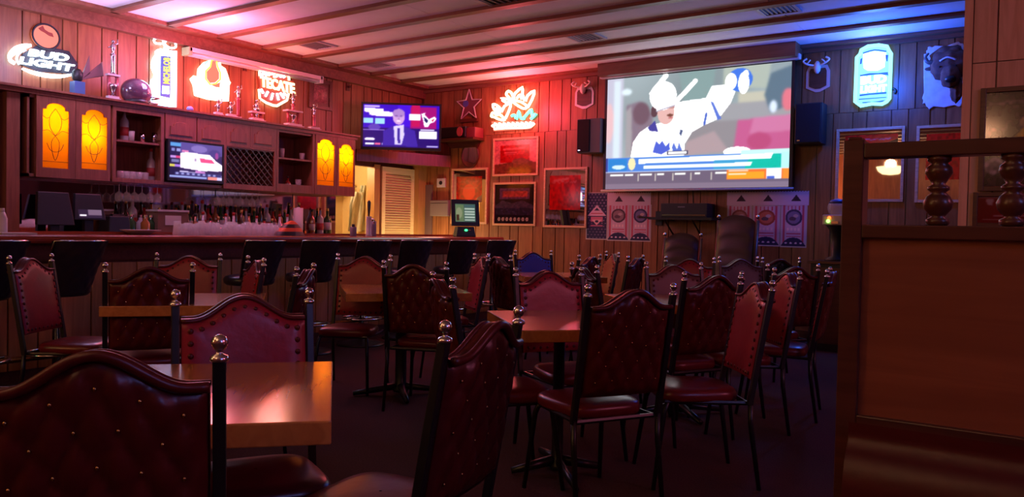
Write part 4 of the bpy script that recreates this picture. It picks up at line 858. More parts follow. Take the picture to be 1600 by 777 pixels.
for px, nt_, lb in (((949, 301, 1017, 321), 2, 'pale header banner with two dark triangles above the left flag posters'), ((1136, 299, 1264, 321), 3, 'pale header banner with three dark triangles above the right flag posters')):
    r = rect('B', *px); e = empty('header_banner', ((r[0]+r[2])/2, D-.018, r[1]), lb, 'banner'); link('sheet', MB(M).box((r[0], r[1], .0170), (r[2], r[3], .0185)), PAPER, e)
    c = Canvas(nt_*50, 34, (.86, .76, .84))
    for k in range(nt_): m_ = (k+.55)/nt_; q_ = .18/nt_*1.0; c.poly([(m_, .25), (m_+q_, .7), (m_-q_, .7)], (.2, .08, .2))
    for k in range(nt_*10): c.rect(k/(nt_*10.), 0, (k+.4)/(nt_*10.), .06, (.3, .12, .2))
    wpanel('print', c, 'B', r, .0192, PR, e)
# shelf with black receiver
a0, b0, a1, b1 = rect('B', 1020, 338, 1118, 344, .2); e = empty('media_shelf', ((a0+a1)/2, D-.014, b0), 'thin black wall shelf with brackets under the projection screen', 'shelf')
link('board', MB(M).box((a0, b0, .014), (a1, b0+.03, .34)), BLK, e)
for xx in (a0+.2, a1-.25): link('bracket', MB(M).tube([(xx, b0-.18, .02), (xx, b0, .30), (xx, b0, .02)], .012, 6), BLK, e)
link('cable', MB(M).tube(smooth_path([((a0+a1)/2+.05, b0+.2, .02), ((a0+a1)/2+.04, b0+.4, .02), ((a0+a1)/2+.06, b0+.55, .02)], 3), .006, 5), BLK, e)
r = rect('B', 1036, 318, 1108, 339, .25); e = empty('media_receiver', ((r[0]+r[2])/2, D-.2, b0+.03), 'black media receiver box on the thin wall shelf', 'receiver'); zt_ = b0+.03
link('case', MB(M).box((r[0], zt_, .05), (r[2], zt_+.17, .32)), BLKP, e, False, .006); link('front_strip', MB(M).box((r[0]+.02, zt_+.02, .32), (r[2]-.02, zt_+.035, .324)), CHR, e)
link('logo_plate', MB(M).box((r[0]+.22, zt_+.12, .32), (r[0]+.31, zt_+.132, .323)), mat('dim_plate', (.2, .2, .22), .4), e)
r = rect('B', 1008, 330, 1028, 352, .1); e = empty('wall_arm_mount', (r[2], D-.02, r[1]), 'short black jointed wall arm left of the media shelf', 'wall mount')
link('arm', MB(M).tube([(r[2], (r[1]+r[3])/2, .02), (r[2]-.04, (r[1]+r[3])/2, .16), (r[0]-.05, (r[1]+r[3])/2+.01, .18)], .012, 6), BLK, e); link('plate', MB(M).box((r[2]-.06, r[1], .014), (r[2]+.03, r[3], .04)), BLK, e)
# thermostat, dark door panel and white cupboard in the corner recess
r = rect('B', 684, 279, 697, 293); e = empty('thermostat', ((r[0]+r[2])/2, D-.02, r[1]), 'small white thermostat on the wall in the corner recess', 'thermostat'); link('case', MB(M).box((r[0], r[1], .014), (r[2], r[3], .045)), WHT, e, False, .005); link('dial', MB(M).prism([((r[0]+r[2])/2+.03*math.cos(k*PI/6), (r[1]+r[3])/2+.03*math.sin(k*PI/6)) for k in range(12)], .045, .055), BLKP, e)
r = rect('B', 675, 313, 703, 338, .05); e = empty('paper_dispenser', ((r[0]+r[2])/2, D-.02, r[1]), 'pale square wall dispenser left of the touchscreen', 'dispenser'); link('case', MB(M).box((r[0], r[1], .014), (r[2], r[3], .10)), mat('dispenser_beige', (.22, .17, .16), .6), e, False, .01); link('lid_line', MB(M).box((r[0]+.01, r[3]-.05, .10), (r[2]-.01, r[3]-.045, .104)), BLKP, e)
tag(link('door_2', MB(M).box((rect('B', 664, 289, 676, 345)[0], 0, .014), (rect('B', 664, 289, 676, 345)[2], rect('B', 664, 289, 676, 345)[3], .035)), mat('dark_door', (.16, .09, .09), .5)), 'narrow dark door panel in the corner recess', kind='structure')
# buffalo head on white hide
a0, b0, a1, b1 = rect('B', 1443, 70, 1512, 168); e = empty('buffalo_mount', ((a0+a1)/2, D-.02, b0), 'dark furry buffalo head mounted on a pale hide near the ceiling', 'animal head mount')
HID = mat('pale_hide', (.85, .80, .82), .9, noise=.35, nscale=14, bump=.8); FUR = mat('brown_fur', (.16, .08, .055), .95, noise=.5, nscale=26, bump=1.)
P = []; w, h = a1-a0, b1-b0
for k in range(44):
    t = 2*PI*k/44; c_, s_ = math.cos(t), math.sin(t); q_ = 1+.04*math.sin(k*2.7)+.03*math.sin(k*5.1)
    P.append(((a0+a1)/2+math.copysign(abs(c_)**.35, c_)*w/2*q_, (b0+b1)/2+math.copysign(abs(s_)**.35, s_)*h/2*q_))
link('hide', MB(M).prism(P, .014, .04), HID, e, False, .01)
hx, hz = at(1482, 102, Y=D-.2).x, at(1482, 102, Y=D-.2).z
def furball(mb, c, r, sc, amp=.12, sd=1):
    rn = random.Random(sd); ph = [rn.uniform(0, 6) for _ in range(6)]
    def fn(i, j):
        t = 2*PI*i; p = PI*j; x, y, z = math.sin(p)*math.cos(t), math.sin(p)*math.sin(t), -math.cos(p)
        k = 1+amp*(.5*math.sin(9*x+ph[0])+.4*math.sin(11*y+ph[1]+5*z)+.4*math.sin(13*z+ph[2]))
        return (c[0]+r*sc[0]*x*k, c[1]+r*sc[1]*y*k, c[2]+r*sc[2]*z*k)
    return mb.grid(fn, 28, 18)
MH = M @ Matrix.Translation((hx, hz, .01)) @ Matrix.Scale(.72, 4) @ Matrix.Translation((-hx, -hz, 0))
link('head', furball(furball(furball(MB(MH), (hx, hz+.02, .20), .22, (1.15, 1., .8), .1), (hx+.03, hz-.16, .30), .14, (.9, 1.2, .9), .08, 3), (hx-.01, hz+.14, .16), .17, (1.3, .9, .8), .14, 5), FUR, e, True)
link('beard', furball(MB(MH), (hx+.10, hz-.34, .20), .10, (.8, 1.7, .7), .16, 8), FUR, e, True); link('muzzle', MB(MH).ball((hx+.04, hz-.22, .40), .07, 12, (1.1, .8, .7)), mat('dark_nose', (.02, .015, .015), .35), e, True)
for s in (-1, 1):
    link('horn', MB(MH).tube(smooth_path([(hx+s*.18, hz+.06, .25), (hx+s*.26, hz+.07, .27), (hx+s*.29, hz+.14, .27), (hx+s*.25, hz+.20, .27)], 4), [.035]*4+[.028]*4+[.018]*4+[.006], 8), mat('horn', (.12, .10, .09), .35), e, True)
    link('eye', MB(MH).ball((hx+s*.10, hz-.03, .36), .014, 8), BLKP, e, True); link('ear', MB(MH).ball((hx+s*.24, hz-.02, .22), .05, 8, (1.4, .6, .5)), FUR, e, True)
link('brow_tuft', MB(MH).tube(smooth_path([(hx-.10, hz+.05, .36), (hx, hz+.09, .39), (hx+.10, hz+.05, .36)], 4), .012, 6), HID, e, True)
# ceiling vents
for k, (x, y_, px) in enumerate(((.36, .34, (495, 71)), (.36, .3, (590, 101)), (.36, .34, (915, 58)), (.36, .34, (1216, 15)), (.5, .5, (790, -1)))):
    p = at(*px, Z=HC-.02); e = empty('ceiling_vent', (p.x, p.y, HC-.03), ['ceiling vent above the left beer signs', 'ceiling vent nearest the corner television', 'half-open ceiling vent left of the projection screen', 'blue-lit ceiling vent at the upper right', 'square ceiling vent at the top edge of the picture'][k], 'vent')
    vb = MB(); frame_rect(MB(), (0, 0, 1, 1), (.1, .1, .9, .9), 0, 1); Mv = Matrix(((1, 0, 0, p.x), (0, 1, 0, p.y), (0, 0, -1, HC-.012), (0, 0, 0, 1)))
    fb = MB(Mv); frame_rect(fb, (-x/2, -y_/2, x/2, y_/2), (-x/2+.03, -y_/2+.03, x/2-.03, y_/2-.03), 0, .016); link('frame', fb, mat('vent_metal', (.5, .48, .5), .4), e)
    link('duct', MB(Mv).box((-x/2+.03, -y_/2+.03, 0), (x/2-.03, y_/2-.03, .002)), BLKP, e)
    for q_ in range(7):
        u = -x/2+.05+(x-.1)*q_/6; link('slat', MB(Mv).box((u-.012, -y_/2+.03, .003), (u+.006, y_/2-.03, .012)), mat('vent_slat', (.28, .26, .28), .45) if k != 2 or q_ > 1 else mat('vent_metal', (.5,)*3), e)
# ================================================================== illuminated signs
NW = glow('neon_white_blue', (.62, .80, 1.0), 5.0); NB = glow('neon_ice_blue', (.25, .6, 1.0), 3.2); NR = glow('neon_red_white', (1., .40, .30), 4.5)
NY_ = glow('neon_warm_white', (1., .66, .38), 3.2); NG = glow('neon_green', (.10, .85, .45), 1.6); NRD = glow('neon_red', (1., .10, .06), 1.5)
NYL = glow('neon_yellow', (.95, .75, .08), 1.0); NPK = glow('disc_coral', (.90, .22, .14), .75); NBK = mat('sign_black', (.012, .012, .02), .5); NDB = mat('sign_dark_blue', (.02, .06, .25), .5, emit=(.03, .10, .35), es=.6)
SG = 'beer signs'
def signroot(kind, px, py, label, off=.02): p = convW(kind, off)(px, py)[0]; return empty('beer_sign', p, label, 'beer sign')
def text(s, o2, u2, v2, kind, off, depth, m, parent, bold=.02, name='lettering'): return link(name, text_mb(s, o2, u2, v2, convW(kind, off), depth, bold), m, parent)
# 1: swoosh sign with coral disc
e = signroot('L', 70, 126, 'white and ice-blue script beer sign with coral disc, leftmost above the cabinet')
link('backing', wpoly('L', [(36, 84), (60, 70), (108, 80), (122, 100), (118, 116), (60, 112), (30, 100)], .03, .012), NBK, e)
def swoosh(pts, wd):
    l = [];r = []
    for k, (x, y) in enumerate(pts):
        a = pts[max(0, k-1)]; b = pts[min(len(pts)-1, k+1)]; dx, dy = b[0]-a[0], b[1]-a[1]; q = math.hypot(dx, dy) or 1; l.append((x-dy/q*wd[k], y+dx/q*wd[k])); r.append((x+dy/q*wd[k], y-dx/q*wd[k]))
    return l+r[::-1]
link('upper_swoosh', wpoly('L', swoosh(smooth_path([(49, 71), (36, 73), (24, 79), (17, 87), (17, 94), (24, 99)], 4), [2+3.2*math.sin(PI*min(1, k/14)) for k in range(21)]), .06, .025), NW, e)
link('lower_swoosh', wpoly('L', swoosh(smooth_path([(36, 107), (52, 113), (75, 118), (98, 119), (120, 115)], 4), [1+2.0*math.sin(PI*k/16) for k in range(17)]), .06, .025), NW, e)
text('BUD', (43, 87.5), (62, 9.5), (3.5, -11), 'L', .05, .02, NW, e, .03); text('LIGHT', (29, 99.5), (84, 13.0), (3, -11), 'L', .05, .02, NW, e, .03)
link('swoosh_glow_tube', neon(MB(), 'L', [(30, 101), (26, 92), (30, 83), (40, 78)], .010, .05), NB, e, True)
P = [(72+21*math.cos(2*PI*k/28)+2.5*math.sin(2*PI*k/28), 57+19.5*math.sin(2*PI*k/28)+2*math.cos(2*PI*k/28)) for k in range(28)]
link('disc', wpoly('L', P, .05, .03), NPK, e); link('disc_rim', neon(MB(), 'L', P, .010, .05, True, 1), NBK, e)
link('disc_silhouette', wpoly('L', [(60, 44), (67, 40), (70, 46), (76, 50), (82, 52), (84, 58), (77, 56), (70, 51), (64, 48)], .056, .005), mat('disc_dark', (.2, .03, .02), .6, emit=(.25, .03, .02), es=.3), e)
# small figure box with spot below the sign (tap handle like ornament)
p = at(121, 128, X=W+.2); e = empty('eagle_ornament', (p.x, p.y, CZ1), 'dark winged ornament standing right of the leftmost beer sign', 'ornament')
link('pedestal', MB().box((p.x-.05, p.y-.05, CZ1), (p.x+.05, p.y+.05, p.z-.0)), mat('ornament_blue', (.05, .12, .3), .4), e); link('body', MB().ball((p.x, p.y, p.z+.06), .06, 10, (.8, .9, 1.2)), BLKP, e, True)
for s, hh in ((1, .24), (.45, .28)): link('wing', MB().add([(p.x, p.y+.02, p.z+.02), (p.x+.01, p.y+.24*s, p.z+hh), (p.x, p.y+.26*s, p.z+.10), (p.x+.03, p.y+.02, p.z+.02), (p.x+.03, p.y+.22*s, p.z+hh-.01), (p.x+.03, p.y+.24*s, p.z+.10)], [(0, 1, 2), (3, 5, 4), (0, 3, 4, 1), (1, 4, 5, 2), (2, 5, 3, 0)]), mat('wing_brown', (.16, .08, .09), .5), e)
# 2: golf bag sign
e = signroot('L', 258, 165, 'vertical white-blue golf-bag shaped beer sign with yellow lettering')
link('bag_body', wpoly('L', [(246, 79), (251, 76), (274, 80), (273.5, 120), (273, 166.5), (248, 164), (240, 158), (237.5, 150), (238, 127), (244, 122), (244, 117), (246, 110), (244, 95)], .06, .05), NW, e)
link('bag_outline', neon(MB(), 'L', [(245, 79), (275, 80), (274, 167), (247, 165), (237, 157), (237, 125), (243, 121)], .012, .055, False, 1), NB, e, True)
link('bag_strap', neon(MB(), 'L', [(246, 84), (240, 92), (237.5, 102), (239, 110), (242, 117), (240, 125)], .013, .05), NW, e, True)
link('label_panel', wpoly('L', [(251.5, 87), (267, 88.5), (266, 153.5), (250.5, 150)], .068, .008), NDB, e)
text('MICHELOB', (264.8, 131.5), (.7, -41), (-10.2, -1.2), 'L', .069, .006, NYL, e, .03)
link('white_label', wpoly('L', [(254, 134), (264.5, 135), (264, 147), (253.5, 146)], .073, .004), NW, e)
for P in ([(241.5, 61), (250, 60), (255, 64), (254, 68), (246, 68), (241.5, 66)], [(258, 65), (266, 64), (274, 68), (274, 74), (266, 75), (258, 70)], ): link('club_head', neon(MB(), 'L', P, .011, .055, True), NW, e, True)
link('club_shaft', neon(MB(), 'L', [(255, 66), (257, 72), (256.5, 79)], .010, .055).tube([convW('L', .055)(x, y)[0] for x, y in ((262, 72), (261, 80))], .010, 6), NW, e, True)
# 3: bottle sign
z2 = lambda x, y: (200+x/3.886, 30+y/3.886)
e = signroot('L', 330, 158, 'white and red neon beer sign with a red bottle in its middle')
Pb = [z2(*q) for q in ((382, 362), (398, 347), (425, 352), (430, 300), (458, 268), (488, 258), (510, 240), (535, 236), (555, 256), (562, 285), (588, 302), (602, 340), (612, 375), (620, 385), (612, 400), (608, 496), (560, 493), (480, 483), (410, 463), (400, 400))]
link('lit_face', wpoly('L', Pb, .05, .03), glow('sign_hot_white', (1, .62, .50), 2.2), e); link('red_outline', neon(MB(), 'L', Pb, .011, .052, True, 1), NR, e, True)
link('bottle', wpoly('L', [z2(*q) for q in ((512, 256), (532, 252), (538, 290), (553, 325), (553, 362), (530, 384), (500, 388), (480, 360), (480, 318), (505, 292))], .058, .006), NRD, e); link('bottle_outline', neon(MB(), 'L', [z2(*q) for q in ((508, 250), (535, 246), (544, 288), (560, 325), (560, 366), (532, 392), (498, 396), (472, 362), (473, 315), (500, 288))], .009, .06, True, 1), NYL, e, True)
link('pepper', wpoly('L', [z2(*q) for q in ((508, 400), (545, 390), (560, 384), (556, 415), (535, 412))], .058, .006), NRD, e)
link('script_tube', neon(MB(), 'L', [z2(400+14*k, 440+16*math.sin(k*1.9)+k*1.6) for k in range(15)], .008, .062), glow('neon_hot', (1, .5, .4), 5), e, True)
link('green_tube', neon(MB(), 'L', [z2(x, y) for x, y in ((466, 275), (474, 262), (490, 256))], .008, .06), NG, e, True)
# 4: eagle badge sign
e = signroot('L', 430, 165, 'yellow-white neon beer sign with an eagle above a badge, right of the bottle sign')
T = [(790, 345), (800, 310), (825, 300), (860, 312), (870, 296), (900, 292), (915, 315), (940, 322), (965, 335), (978, 370), (1008, 378), (1003, 450), (975, 455), (965, 495), (905, 528), (880, 526), (800, 482), (795, 420), (805, 412), (800, 370)]
link('lit_face', wpoly('L', [z2(*q) for q in T], .045, .025), mat('badge_face', (.1, .02, .02), .5, emit=(.6, .05, .02), es=.5), e)
link('badge_outline', neon(MB(), 'L', [z2(*q) for q in ((795, 425), (800, 482), (840, 508), (882, 524), (905, 526), (965, 492), (975, 452))], .016, .06, False, 1), NY_, e, True)
for q in ([(800, 345), (800, 315), (828, 303), (855, 315), (855, 345)], [(870, 340), (865, 310), (890, 295), (912, 312), (905, 345), (885, 350)], [(918, 345), (925, 325), (955, 330), (975, 350), (978, 372)]): link('eagle_tube', neon(MB(), 'L', [z2(*a) for a in q], .015, .06), NY_, e, True)
for q in ([(812, 340), (830, 325), (842, 345)], [(925, 350), (940, 340), (950, 355)], [(880, 335), (892, 318)]): link('eagle_feather', neon(MB(), 'L', [z2(*a) for a in q], .016, .065), NW, e, True)
text('TECATE', z2(803, 410), (206/3.886, 46/3.886), (-2/3.886, -66/3.886), 'L', .06, .02, glow('tecate_lit', (1, .72, .30), 2.6), e, .035)
for q in ([(808, 425), (822, 450)], [(850, 440), (835, 468)], [(880, 450), (870, 490)], [(905, 450), (915, 492)], [(925, 448), (948, 480)], [(945, 450), (962, 462)]): link('ray_tube', neon(MB(), 'L', [z2(*a) for a in q], .014, .06, False, 1), NW, e, True)
# 5: ducks over grass
z5 = lambda x, y: (755+x/8.63, 125+y/8.63)
e = signroot('B', 803, 202, 'red and white neon beer sign of flying ducks over green grass')
def nt5(nm, q, m, r=.019, cl=False, sm=3): link(nm, neon(MB(), 'B', [z5(*a) for a in q], r, .06, cl, sm), m, e, True)
nt5('duck_wing', ((130, 330), (180, 340), (240, 400), (215, 440), (150, 400)), NR, cl=True, sm=2); nt5('duck_wing', ((250, 430), (290, 350), (370, 320), (350, 410), (300, 520)), NR, sm=2)
nt5('duck_body', ((110, 490), (130, 440), (180, 470), (230, 470), (290, 540), (210, 530), (150, 500)), NY_, cl=True); nt5('duck_wing', ((240, 250), (330, 260), (400, 300), (300, 300)), NR, cl=True, sm=2)
nt5('duck_wing', ((410, 250), (430, 180), (530, 100), (530, 190), (560, 280)), NR, sm=2); nt5('duck_wing', ((570, 290), (600, 210), (690, 145), (660, 260), (600, 370)), NR, sm=2)
nt5('duck_body', ((310, 190), (345, 150), (390, 190), (420, 270), (520, 300), (590, 360), (540, 385), (430, 320), (350, 240)), NY_, cl=True); nt5('duck_feather', ((450, 250), (500, 200), (520, 260)), NR); nt5('duck_feather', ((170, 380), (210, 420)), NR)
nt5('neon_grass', ((380, 490), (420, 470), (450, 530), (480, 420), (510, 520), (560, 520)), NG, .02); nt5('neon_grass', ((540, 520), (600, 450), (650, 400), (660, 480), (715, 455), (640, 530)), NG, .022)
nt5('script_tube', [(120+20*k, 610+26*math.sin(k*2.1)-k*.6) for k in range(28)], NR, .018, sm=2); nt5('script_underline', ((150, 660), (300, 648), (600, 640), (690, 585)), NR, .018)
link('backing', wpoly('B', [z5(*a) for a in ((110, 560), (690, 550), (690, 600), (640, 660), (140, 690))], .035, .012), NRD, e)
# 6: can sign
z6 = lambda x, y: (1320+x/6.475, 60+y/6.475)
e = signroot('B', 1364, 166, 'large glowing blue-white can-shaped beer sign on the right')
O = [z6(*q) for q in ((165, 118), (235, 80), (345, 68), (430, 82), (446, 122), (468, 150), (452, 610), (425, 640), (380, 665), (270, 662), (160, 684), (104, 645), (122, 190), (155, 160))]
link('lit_face', wpoly('B', O, .06, .045), glow('can_face', (.18, .62, 1.), 1.25), e); link('outline_tube', neon(MB(), 'B', O, .020, .065, True, 1), glow('can_tube', (.20, .75, 1.), 1.6), e, True)
for q in (((185, 150), (300, 118), (420, 132)),): link('can_seam', neon(MB(), 'B', [z6(*a) for a in q], .008, .072), NDB, e, True)
link('crest', wpoly('B', [z6(*a) for a in ((185, 160), (300, 130), (415, 145), (400, 290), (330, 325), (230, 325), (190, 300))], .066, .006), NW, e)
for q in ([(158, 210), (178, 196), (170, 256), (152, 262)], [(408, 168), (440, 166), (432, 232), (422, 232)], [(148, 372), (250, 352), (340, 350), (436, 340), (440, 380), (430, 372), (340, 362), (250, 372), (160, 384)], [(150, 568), (250, 556), (420, 540), (420, 560), (250, 572), (150, 586)], [(140, 612), (420, 592), (420, 600), (140, 622)], [(175, 646), (330, 636), (410, 622), (380, 642), (330, 652), (180, 656)]): link('dark_band', wpoly('B', [z6(*a) for a in q], .070, .006), NDB, e)
text('BUD', z6(160, 470), (262/6.475, -22/6.475), (4/6.475, -82/6.475), 'B', .068, .012, NW, e, .05); text('LIGHT', z6(158, 556), (264/6.475, -20/6.475), (4/6.475, -72/6.475), 'B', .068, .012, NW, e, .05)
link('power_cord', neon(MB(), 'B', [z6(450, 520), z6(500, 512), z6(515, 530), z6(505, 560)], .012, .03), BLK, e, True)
# long fluorescent fixture on the left wall
a = at(292, 62, X=W+.1); b = at(500, 97, X=W+.1); zf = HC-.24
e = empty('fluorescent_fixture', (W+.1, (a.y+b.y)/2, zf), 'long unlit fluorescent light fixture under the cove beam', 'light fixture')
link('housing', MB().box((W+.02, a.y, zf), (W+.16, b.y, zf+.05)), mat('fixture_enamel', (.75, .62, .60), .4), e, False, .006)
for s in (.05, .12): link('tube', MB().tube([(W+s, a.y+.03, zf-.02), (W+s, b.y-.03, zf-.02)], .016, 8), WHT, e, True)
link('end_cap', MB().box((W+.02, b.y-.03, zf-.04), (W+.16, b.y+.01, zf+.05)), WHT, e); link('end_cap', MB().box((W+.02, a.y-.01, zf-.04), (W+.16, a.y+.03, zf+.05)), mat('cap_yellow', (.45, .40, .2), .5), e)
# framed picture by the corner on the left wall, small hanging ornaments
c = Canvas(40, 50, (.45, .26, .28)).ell(.5, .5, .3, .3, (.55, .32, .32)).ell(.45, .62, .14, .22, (.35, .14, .14)).noise(.3, 3, 2).blur(1)
framed('L', (482, 124, 518, 171), 'small dark framed picture on the bar wall left of the corner television', c, (.12, .12, .88, .88), fw=.05, fm=DARKW)
for px, lb in (((380, 96, 385, 111), 'small dark ornament on the wall between the two red signs'), ((467, 104, 471, 113), 'small pale hook on the wall right of the eagle sign'), ((541, 130, 546, 142), 'small dark box on the wall near the ceiling left of the corner television')):
    r = rect('L', *px); e = empty('wall_hook', (W+.014, (r[0]+r[2])/2, r[1]), lb, 'wall hook'); MM = wallM('L')
    link('plate', MB(MM).box((r[0], r[1], .014), (r[2], r[3], .03)), DARKW if 'dark' in lb else WHT, e); link('peg', MB(MM).ball(((r[0]+r[2])/2, (r[1]+r[3])/2, .05), .02, 8), DARKW if 'dark' in lb else WHT, e, True)
# ------------------------------------------------------------------ trophies and helmet on the cabinet top
TS = mat('trophy_silver', (.5, .42, .43), .2, .9); TW = mat('trophy_marble', (.55, .48, .50), .4); TR = mat('trophy_column', (.45, .10, .12), .25, .4)
def trophy(x, ytop, label, wid, style=0, X=None):
    X = X or CX-.12; p0 = at(x, 160, X=X); z0 = CZ1; z1 = at(x, ytop, X=X).z; H = z1-z0; e = empty('trophy', (p0.x, p0.y, z0), label, 'trophy'); q = p0
    link('base', MB().box((q.x-wid*.5, q.y-wid, z0), (q.x+wid*.5, q.y+wid, z0+.03)).box((q.x-wid*.4, q.y-wid*.8, z0+.03), (q.x+wid*.4, q.y+wid*.8, z0+.05)), TW, e, False, .003)
    hb = z0+.05
    if style:
        for s in (-1, 1): link('side_column', MB().lathe([(.018, hb), (.018, hb+H*.32)], (q.x, q.y+s*wid*.6, 0), 10), TR, e, True)
        link('tier', MB().box((q.x-wid*.4, q.y-wid*.9, hb+H*.32), (q.x+wid*.4, q.y+wid*.9, hb+H*.32+.02)), TW, e); hb += H*.32+.02
        link('tier_cup', MB().lathe([(.03, z0+.05), (.012, z0+.08), (.04, z0+.14), (.045, z0+.17)], (q.x, q.y, 0), 12), TS, e, True)
    hc = z1-.16
    if hc > hb: link('column', MB().lathe([(.026, hb), (.022, hb+.02), (.022, hc-.02), (.03, hc)], (q.x, q.y, 0), 12), TR if style != 2 else TS, e, True)
    hc = max(hc, hb); link('figure', MB().lathe([(.02, hc), (.012, hc+.02), (.02, hc+.05), (.026, hc+.085), (.012, hc+.11)], (q.x, q.y, 0), 10).ball((q.x, q.y, hc+.13), .018, 8).tube([(q.x, q.y, hc+.09), (q.x, q.y+.05, hc+.12), (q.x, q.y+.045, hc+.16)], .007, 5).tube([(q.x, q.y, hc+.09), (q.x, q.y-.05, hc+.06)], .007, 5), TS, e, True)
    return e
trophy(176, 60, 'tall slim trophy between the leftmost beer sign and the helmet', .07, 2); trophy(341, 165, 'short red-lit trophy under the bottle beer sign', .06); trophy(361, 158, 'small trophy just right of the short red-lit one', .07)
trophy(372, 132, 'taller slim trophy right of the bottle beer sign', .05, 0, CX-.2); trophy(401, 168, 'two-column trophy stand below the eagle beer sign', .10, 1); trophy(458, 143, 'broad tiered trophy right of the eagle beer sign', .13, 1); trophy(491, 161, 'small trophy in front of the small dark framed picture', .09)
p = at(213, 150, X=CX-.14); e = empty('football_helmet', (p.x, p.y, CZ1), 'dark glossy sports helmet left of the golf-bag beer sign', 'helmet')
HM = mat('helmet_shell', (.10, .05, .09), .15, coat=.8)
def hel(i, j):
    t = 2*PI*i; ph = PI*j*.72; r_ = .145; return (p.x+r_*.85*math.sin(ph)*math.cos(t), p.y+r_*1.1*math.sin(ph)*math.sin(t), CZ1+.13+r_*math.cos(ph))
link('shell', MB().grid(hel, 24, 12), HM, e, True); link('face_guard', MB().tube(smooth_path([(p.x+.05, p.y+.10, CZ1+.10), (p.x+.09, p.y+.2, CZ1+.09), (p.x-.05, p.y+.2, CZ1+.09)], 3), .009, 6).tube(smooth_path([(p.x+.05, p.y+.10, CZ1+.04), (p.x+.08, p.y+.19, CZ1+.03), (p.x-.05, p.y+.18, CZ1+.03)], 3), .009, 6), TS, e, True); link('neck_rim', MB().lathe([(.12, .0), (.125, .03), (.115, .05)], (p.x, p.y, CZ1), 20), BLKP, e, True)
p = at(297, 170, X=CX-.05); e = empty('blue_figurine', (p.x, p.y, CZ1), 'tiny blue-lit figurine right of the golf-bag sign', 'figurine'); link('body', MB().ball((p.x, p.y, CZ1+.03), .03, 10, (1, 1.3, 1)), mat('figurine_blue', (.2, .3, .8), .4), e, True); link('foot', MB().box((p.x-.02, p.y-.03, CZ1), (p.x+.02, p.y+.03, CZ1+.01)), BLKP, e)
# ================================================================== things on the bar and back counter
# point of sale terminals on the back counter seen between bar and cabinet
CXC = W+.45
def screenbox(name, px, label, X, zb_, cat, face, lean=.06, th=.05):
    a = at(px[0], px[3], X=X); b = at(px[2], px[3], X=X); zt1 = at((px[0]+px[2])/2, px[1], X=X).z; y0, y1 = a.y, b.y; zl = at((px[0]+px[2])/2, px[3], X=X).z
    e = empty(name, (X, (y0+y1)/2, zb_), label, cat)
    link('housing', MB().add([(X, y0-.02, zl), (X, y1+.02, zl), (X-lean, y1-.01, zt1), (X-lean, y0+.01, zt1), (X-th, y0-.02, zl), (X-th, y1+.02, zl), (X-lean-th, y1-.01, zt1), (X-lean-th, y0+.01, zt1)], [(0, 1, 2, 3), (7, 6, 5, 4), (0, 4, 5, 1), (1, 5, 6, 2), (2, 6, 7, 3), (3, 7, 4, 0)]), BLKP, e, False, .006)
    link('stand', MB().box((X-.12, (y0+y1)/2-.1, zb_), (X+.02, (y0+y1)/2+.1, zb_+.03)).box((X-.08, (y0+y1)/2-.04, zb_+.03), (X-.03, (y0+y1)/2+.04, zl+.02)), BLKP, e)
    if face:
        c = face; w = y1-y0; panel('display', c, (X+.003-.004, y0+.02, zl+.02), (0, w-.04, 0), (-lean, 0, zt1-zl-.04), TVM, e)
    return e
screenbox('cash_register_monitor', (62, 300, 114, 352), 'large black monitor seen from behind at the left of the back counter', W+.58, .97, 'monitor', None, .06)
c = Canvas(50, 44, (.17, .12, .2)).rect(.0, .03, .4, .08, (.9, .85, .9)).rect(.42, .3, 1, .86, (.45, .36, .45)).rect(.38, .15, .5, .18, (.5, .45, .55)).rect(.06, .84, .34, .9, (.95, .9, .95)).blur(1)
screenbox('touch_terminal', (120, 303, 163, 344), 'grey-lit touch terminal right of the large black monitor', W+.55, .97, 'terminal', c, .05)
e = empty('receipt_printer', (W+.5, at(182, 340, X=W+.5).y, .97), 'black receipt printer right of the touch terminal', 'printer'); yq = at(182, 340, X=W+.5).y
link('body', MB().box((W+.35, yq-.12, .97), (W+.58, yq+.12, 1.25), .02, .02), BLKP, e, False, .01); link('paper_slot', MB().box((W+.5, yq-.06, 1.25), (W+.54, yq+.06, 1.27)), CHR, e)
e = empty('under_counter_box', (W+.5, at(95, 300, X=W+.5).y, .97), 'x', 'box'); bpy.data.objects.remove(e)
# bar caddy tray, white bowl, box with bottles, orange bag, napkin stack, touchscreen game
p = at(220, 352, X=BX-.5); e = empty('serving_bowl', (p.x, p.y, BZ), 'wide pale shallow bowl on the bar in front of the bottles', 'bowl'); link('bowl_wall', MB().lathe([(.07, 0), (.16, .035), (.165, .04), (.15, .036), (.06, .008)], (p.x, p.y, BZ), 24), mat('bowl_cream', (.45, .35, .36), .4), e, True); link('foot_ring', MB().lathe([(.06, -.0), (.07, .004)], (p.x, p.y, BZ), 20), WHT, e)
p = at(262, 338, X=W+.45); e = empty('carton_box', (p.x, p.y, .97), 'brownish carton with a pale label left of the glasses', 'box'); link('carton', MB().box((p.x-.1, p.y-.17, .97), (p.x+.1, p.y+.17, 1.31)), mat('carton_brown', (.20, .10, .07), .7), e); link('pale_label', MB().box((p.x+.1, p.y-.09, 1.17), (p.x+.104, p.y+.09, 1.27)), PAPER, e); link('lid', MB().box((p.x-.11, p.y-.18, 1.31), (p.x+.11, p.y+.18, 1.33)), TW, e)
p = at(218, 330, X=W+.42); e = empty('liquor_caddy', (p.x, p.y, .97), 'dark round caddy of mixed bottles behind the pale bowl', 'caddy'); link('caddy_wall', MB().lathe([(.19, 0), (.21, .12), (.2, .12), (.18, .01)], (p.x, p.y, .97), 20), BLKP, e, True)
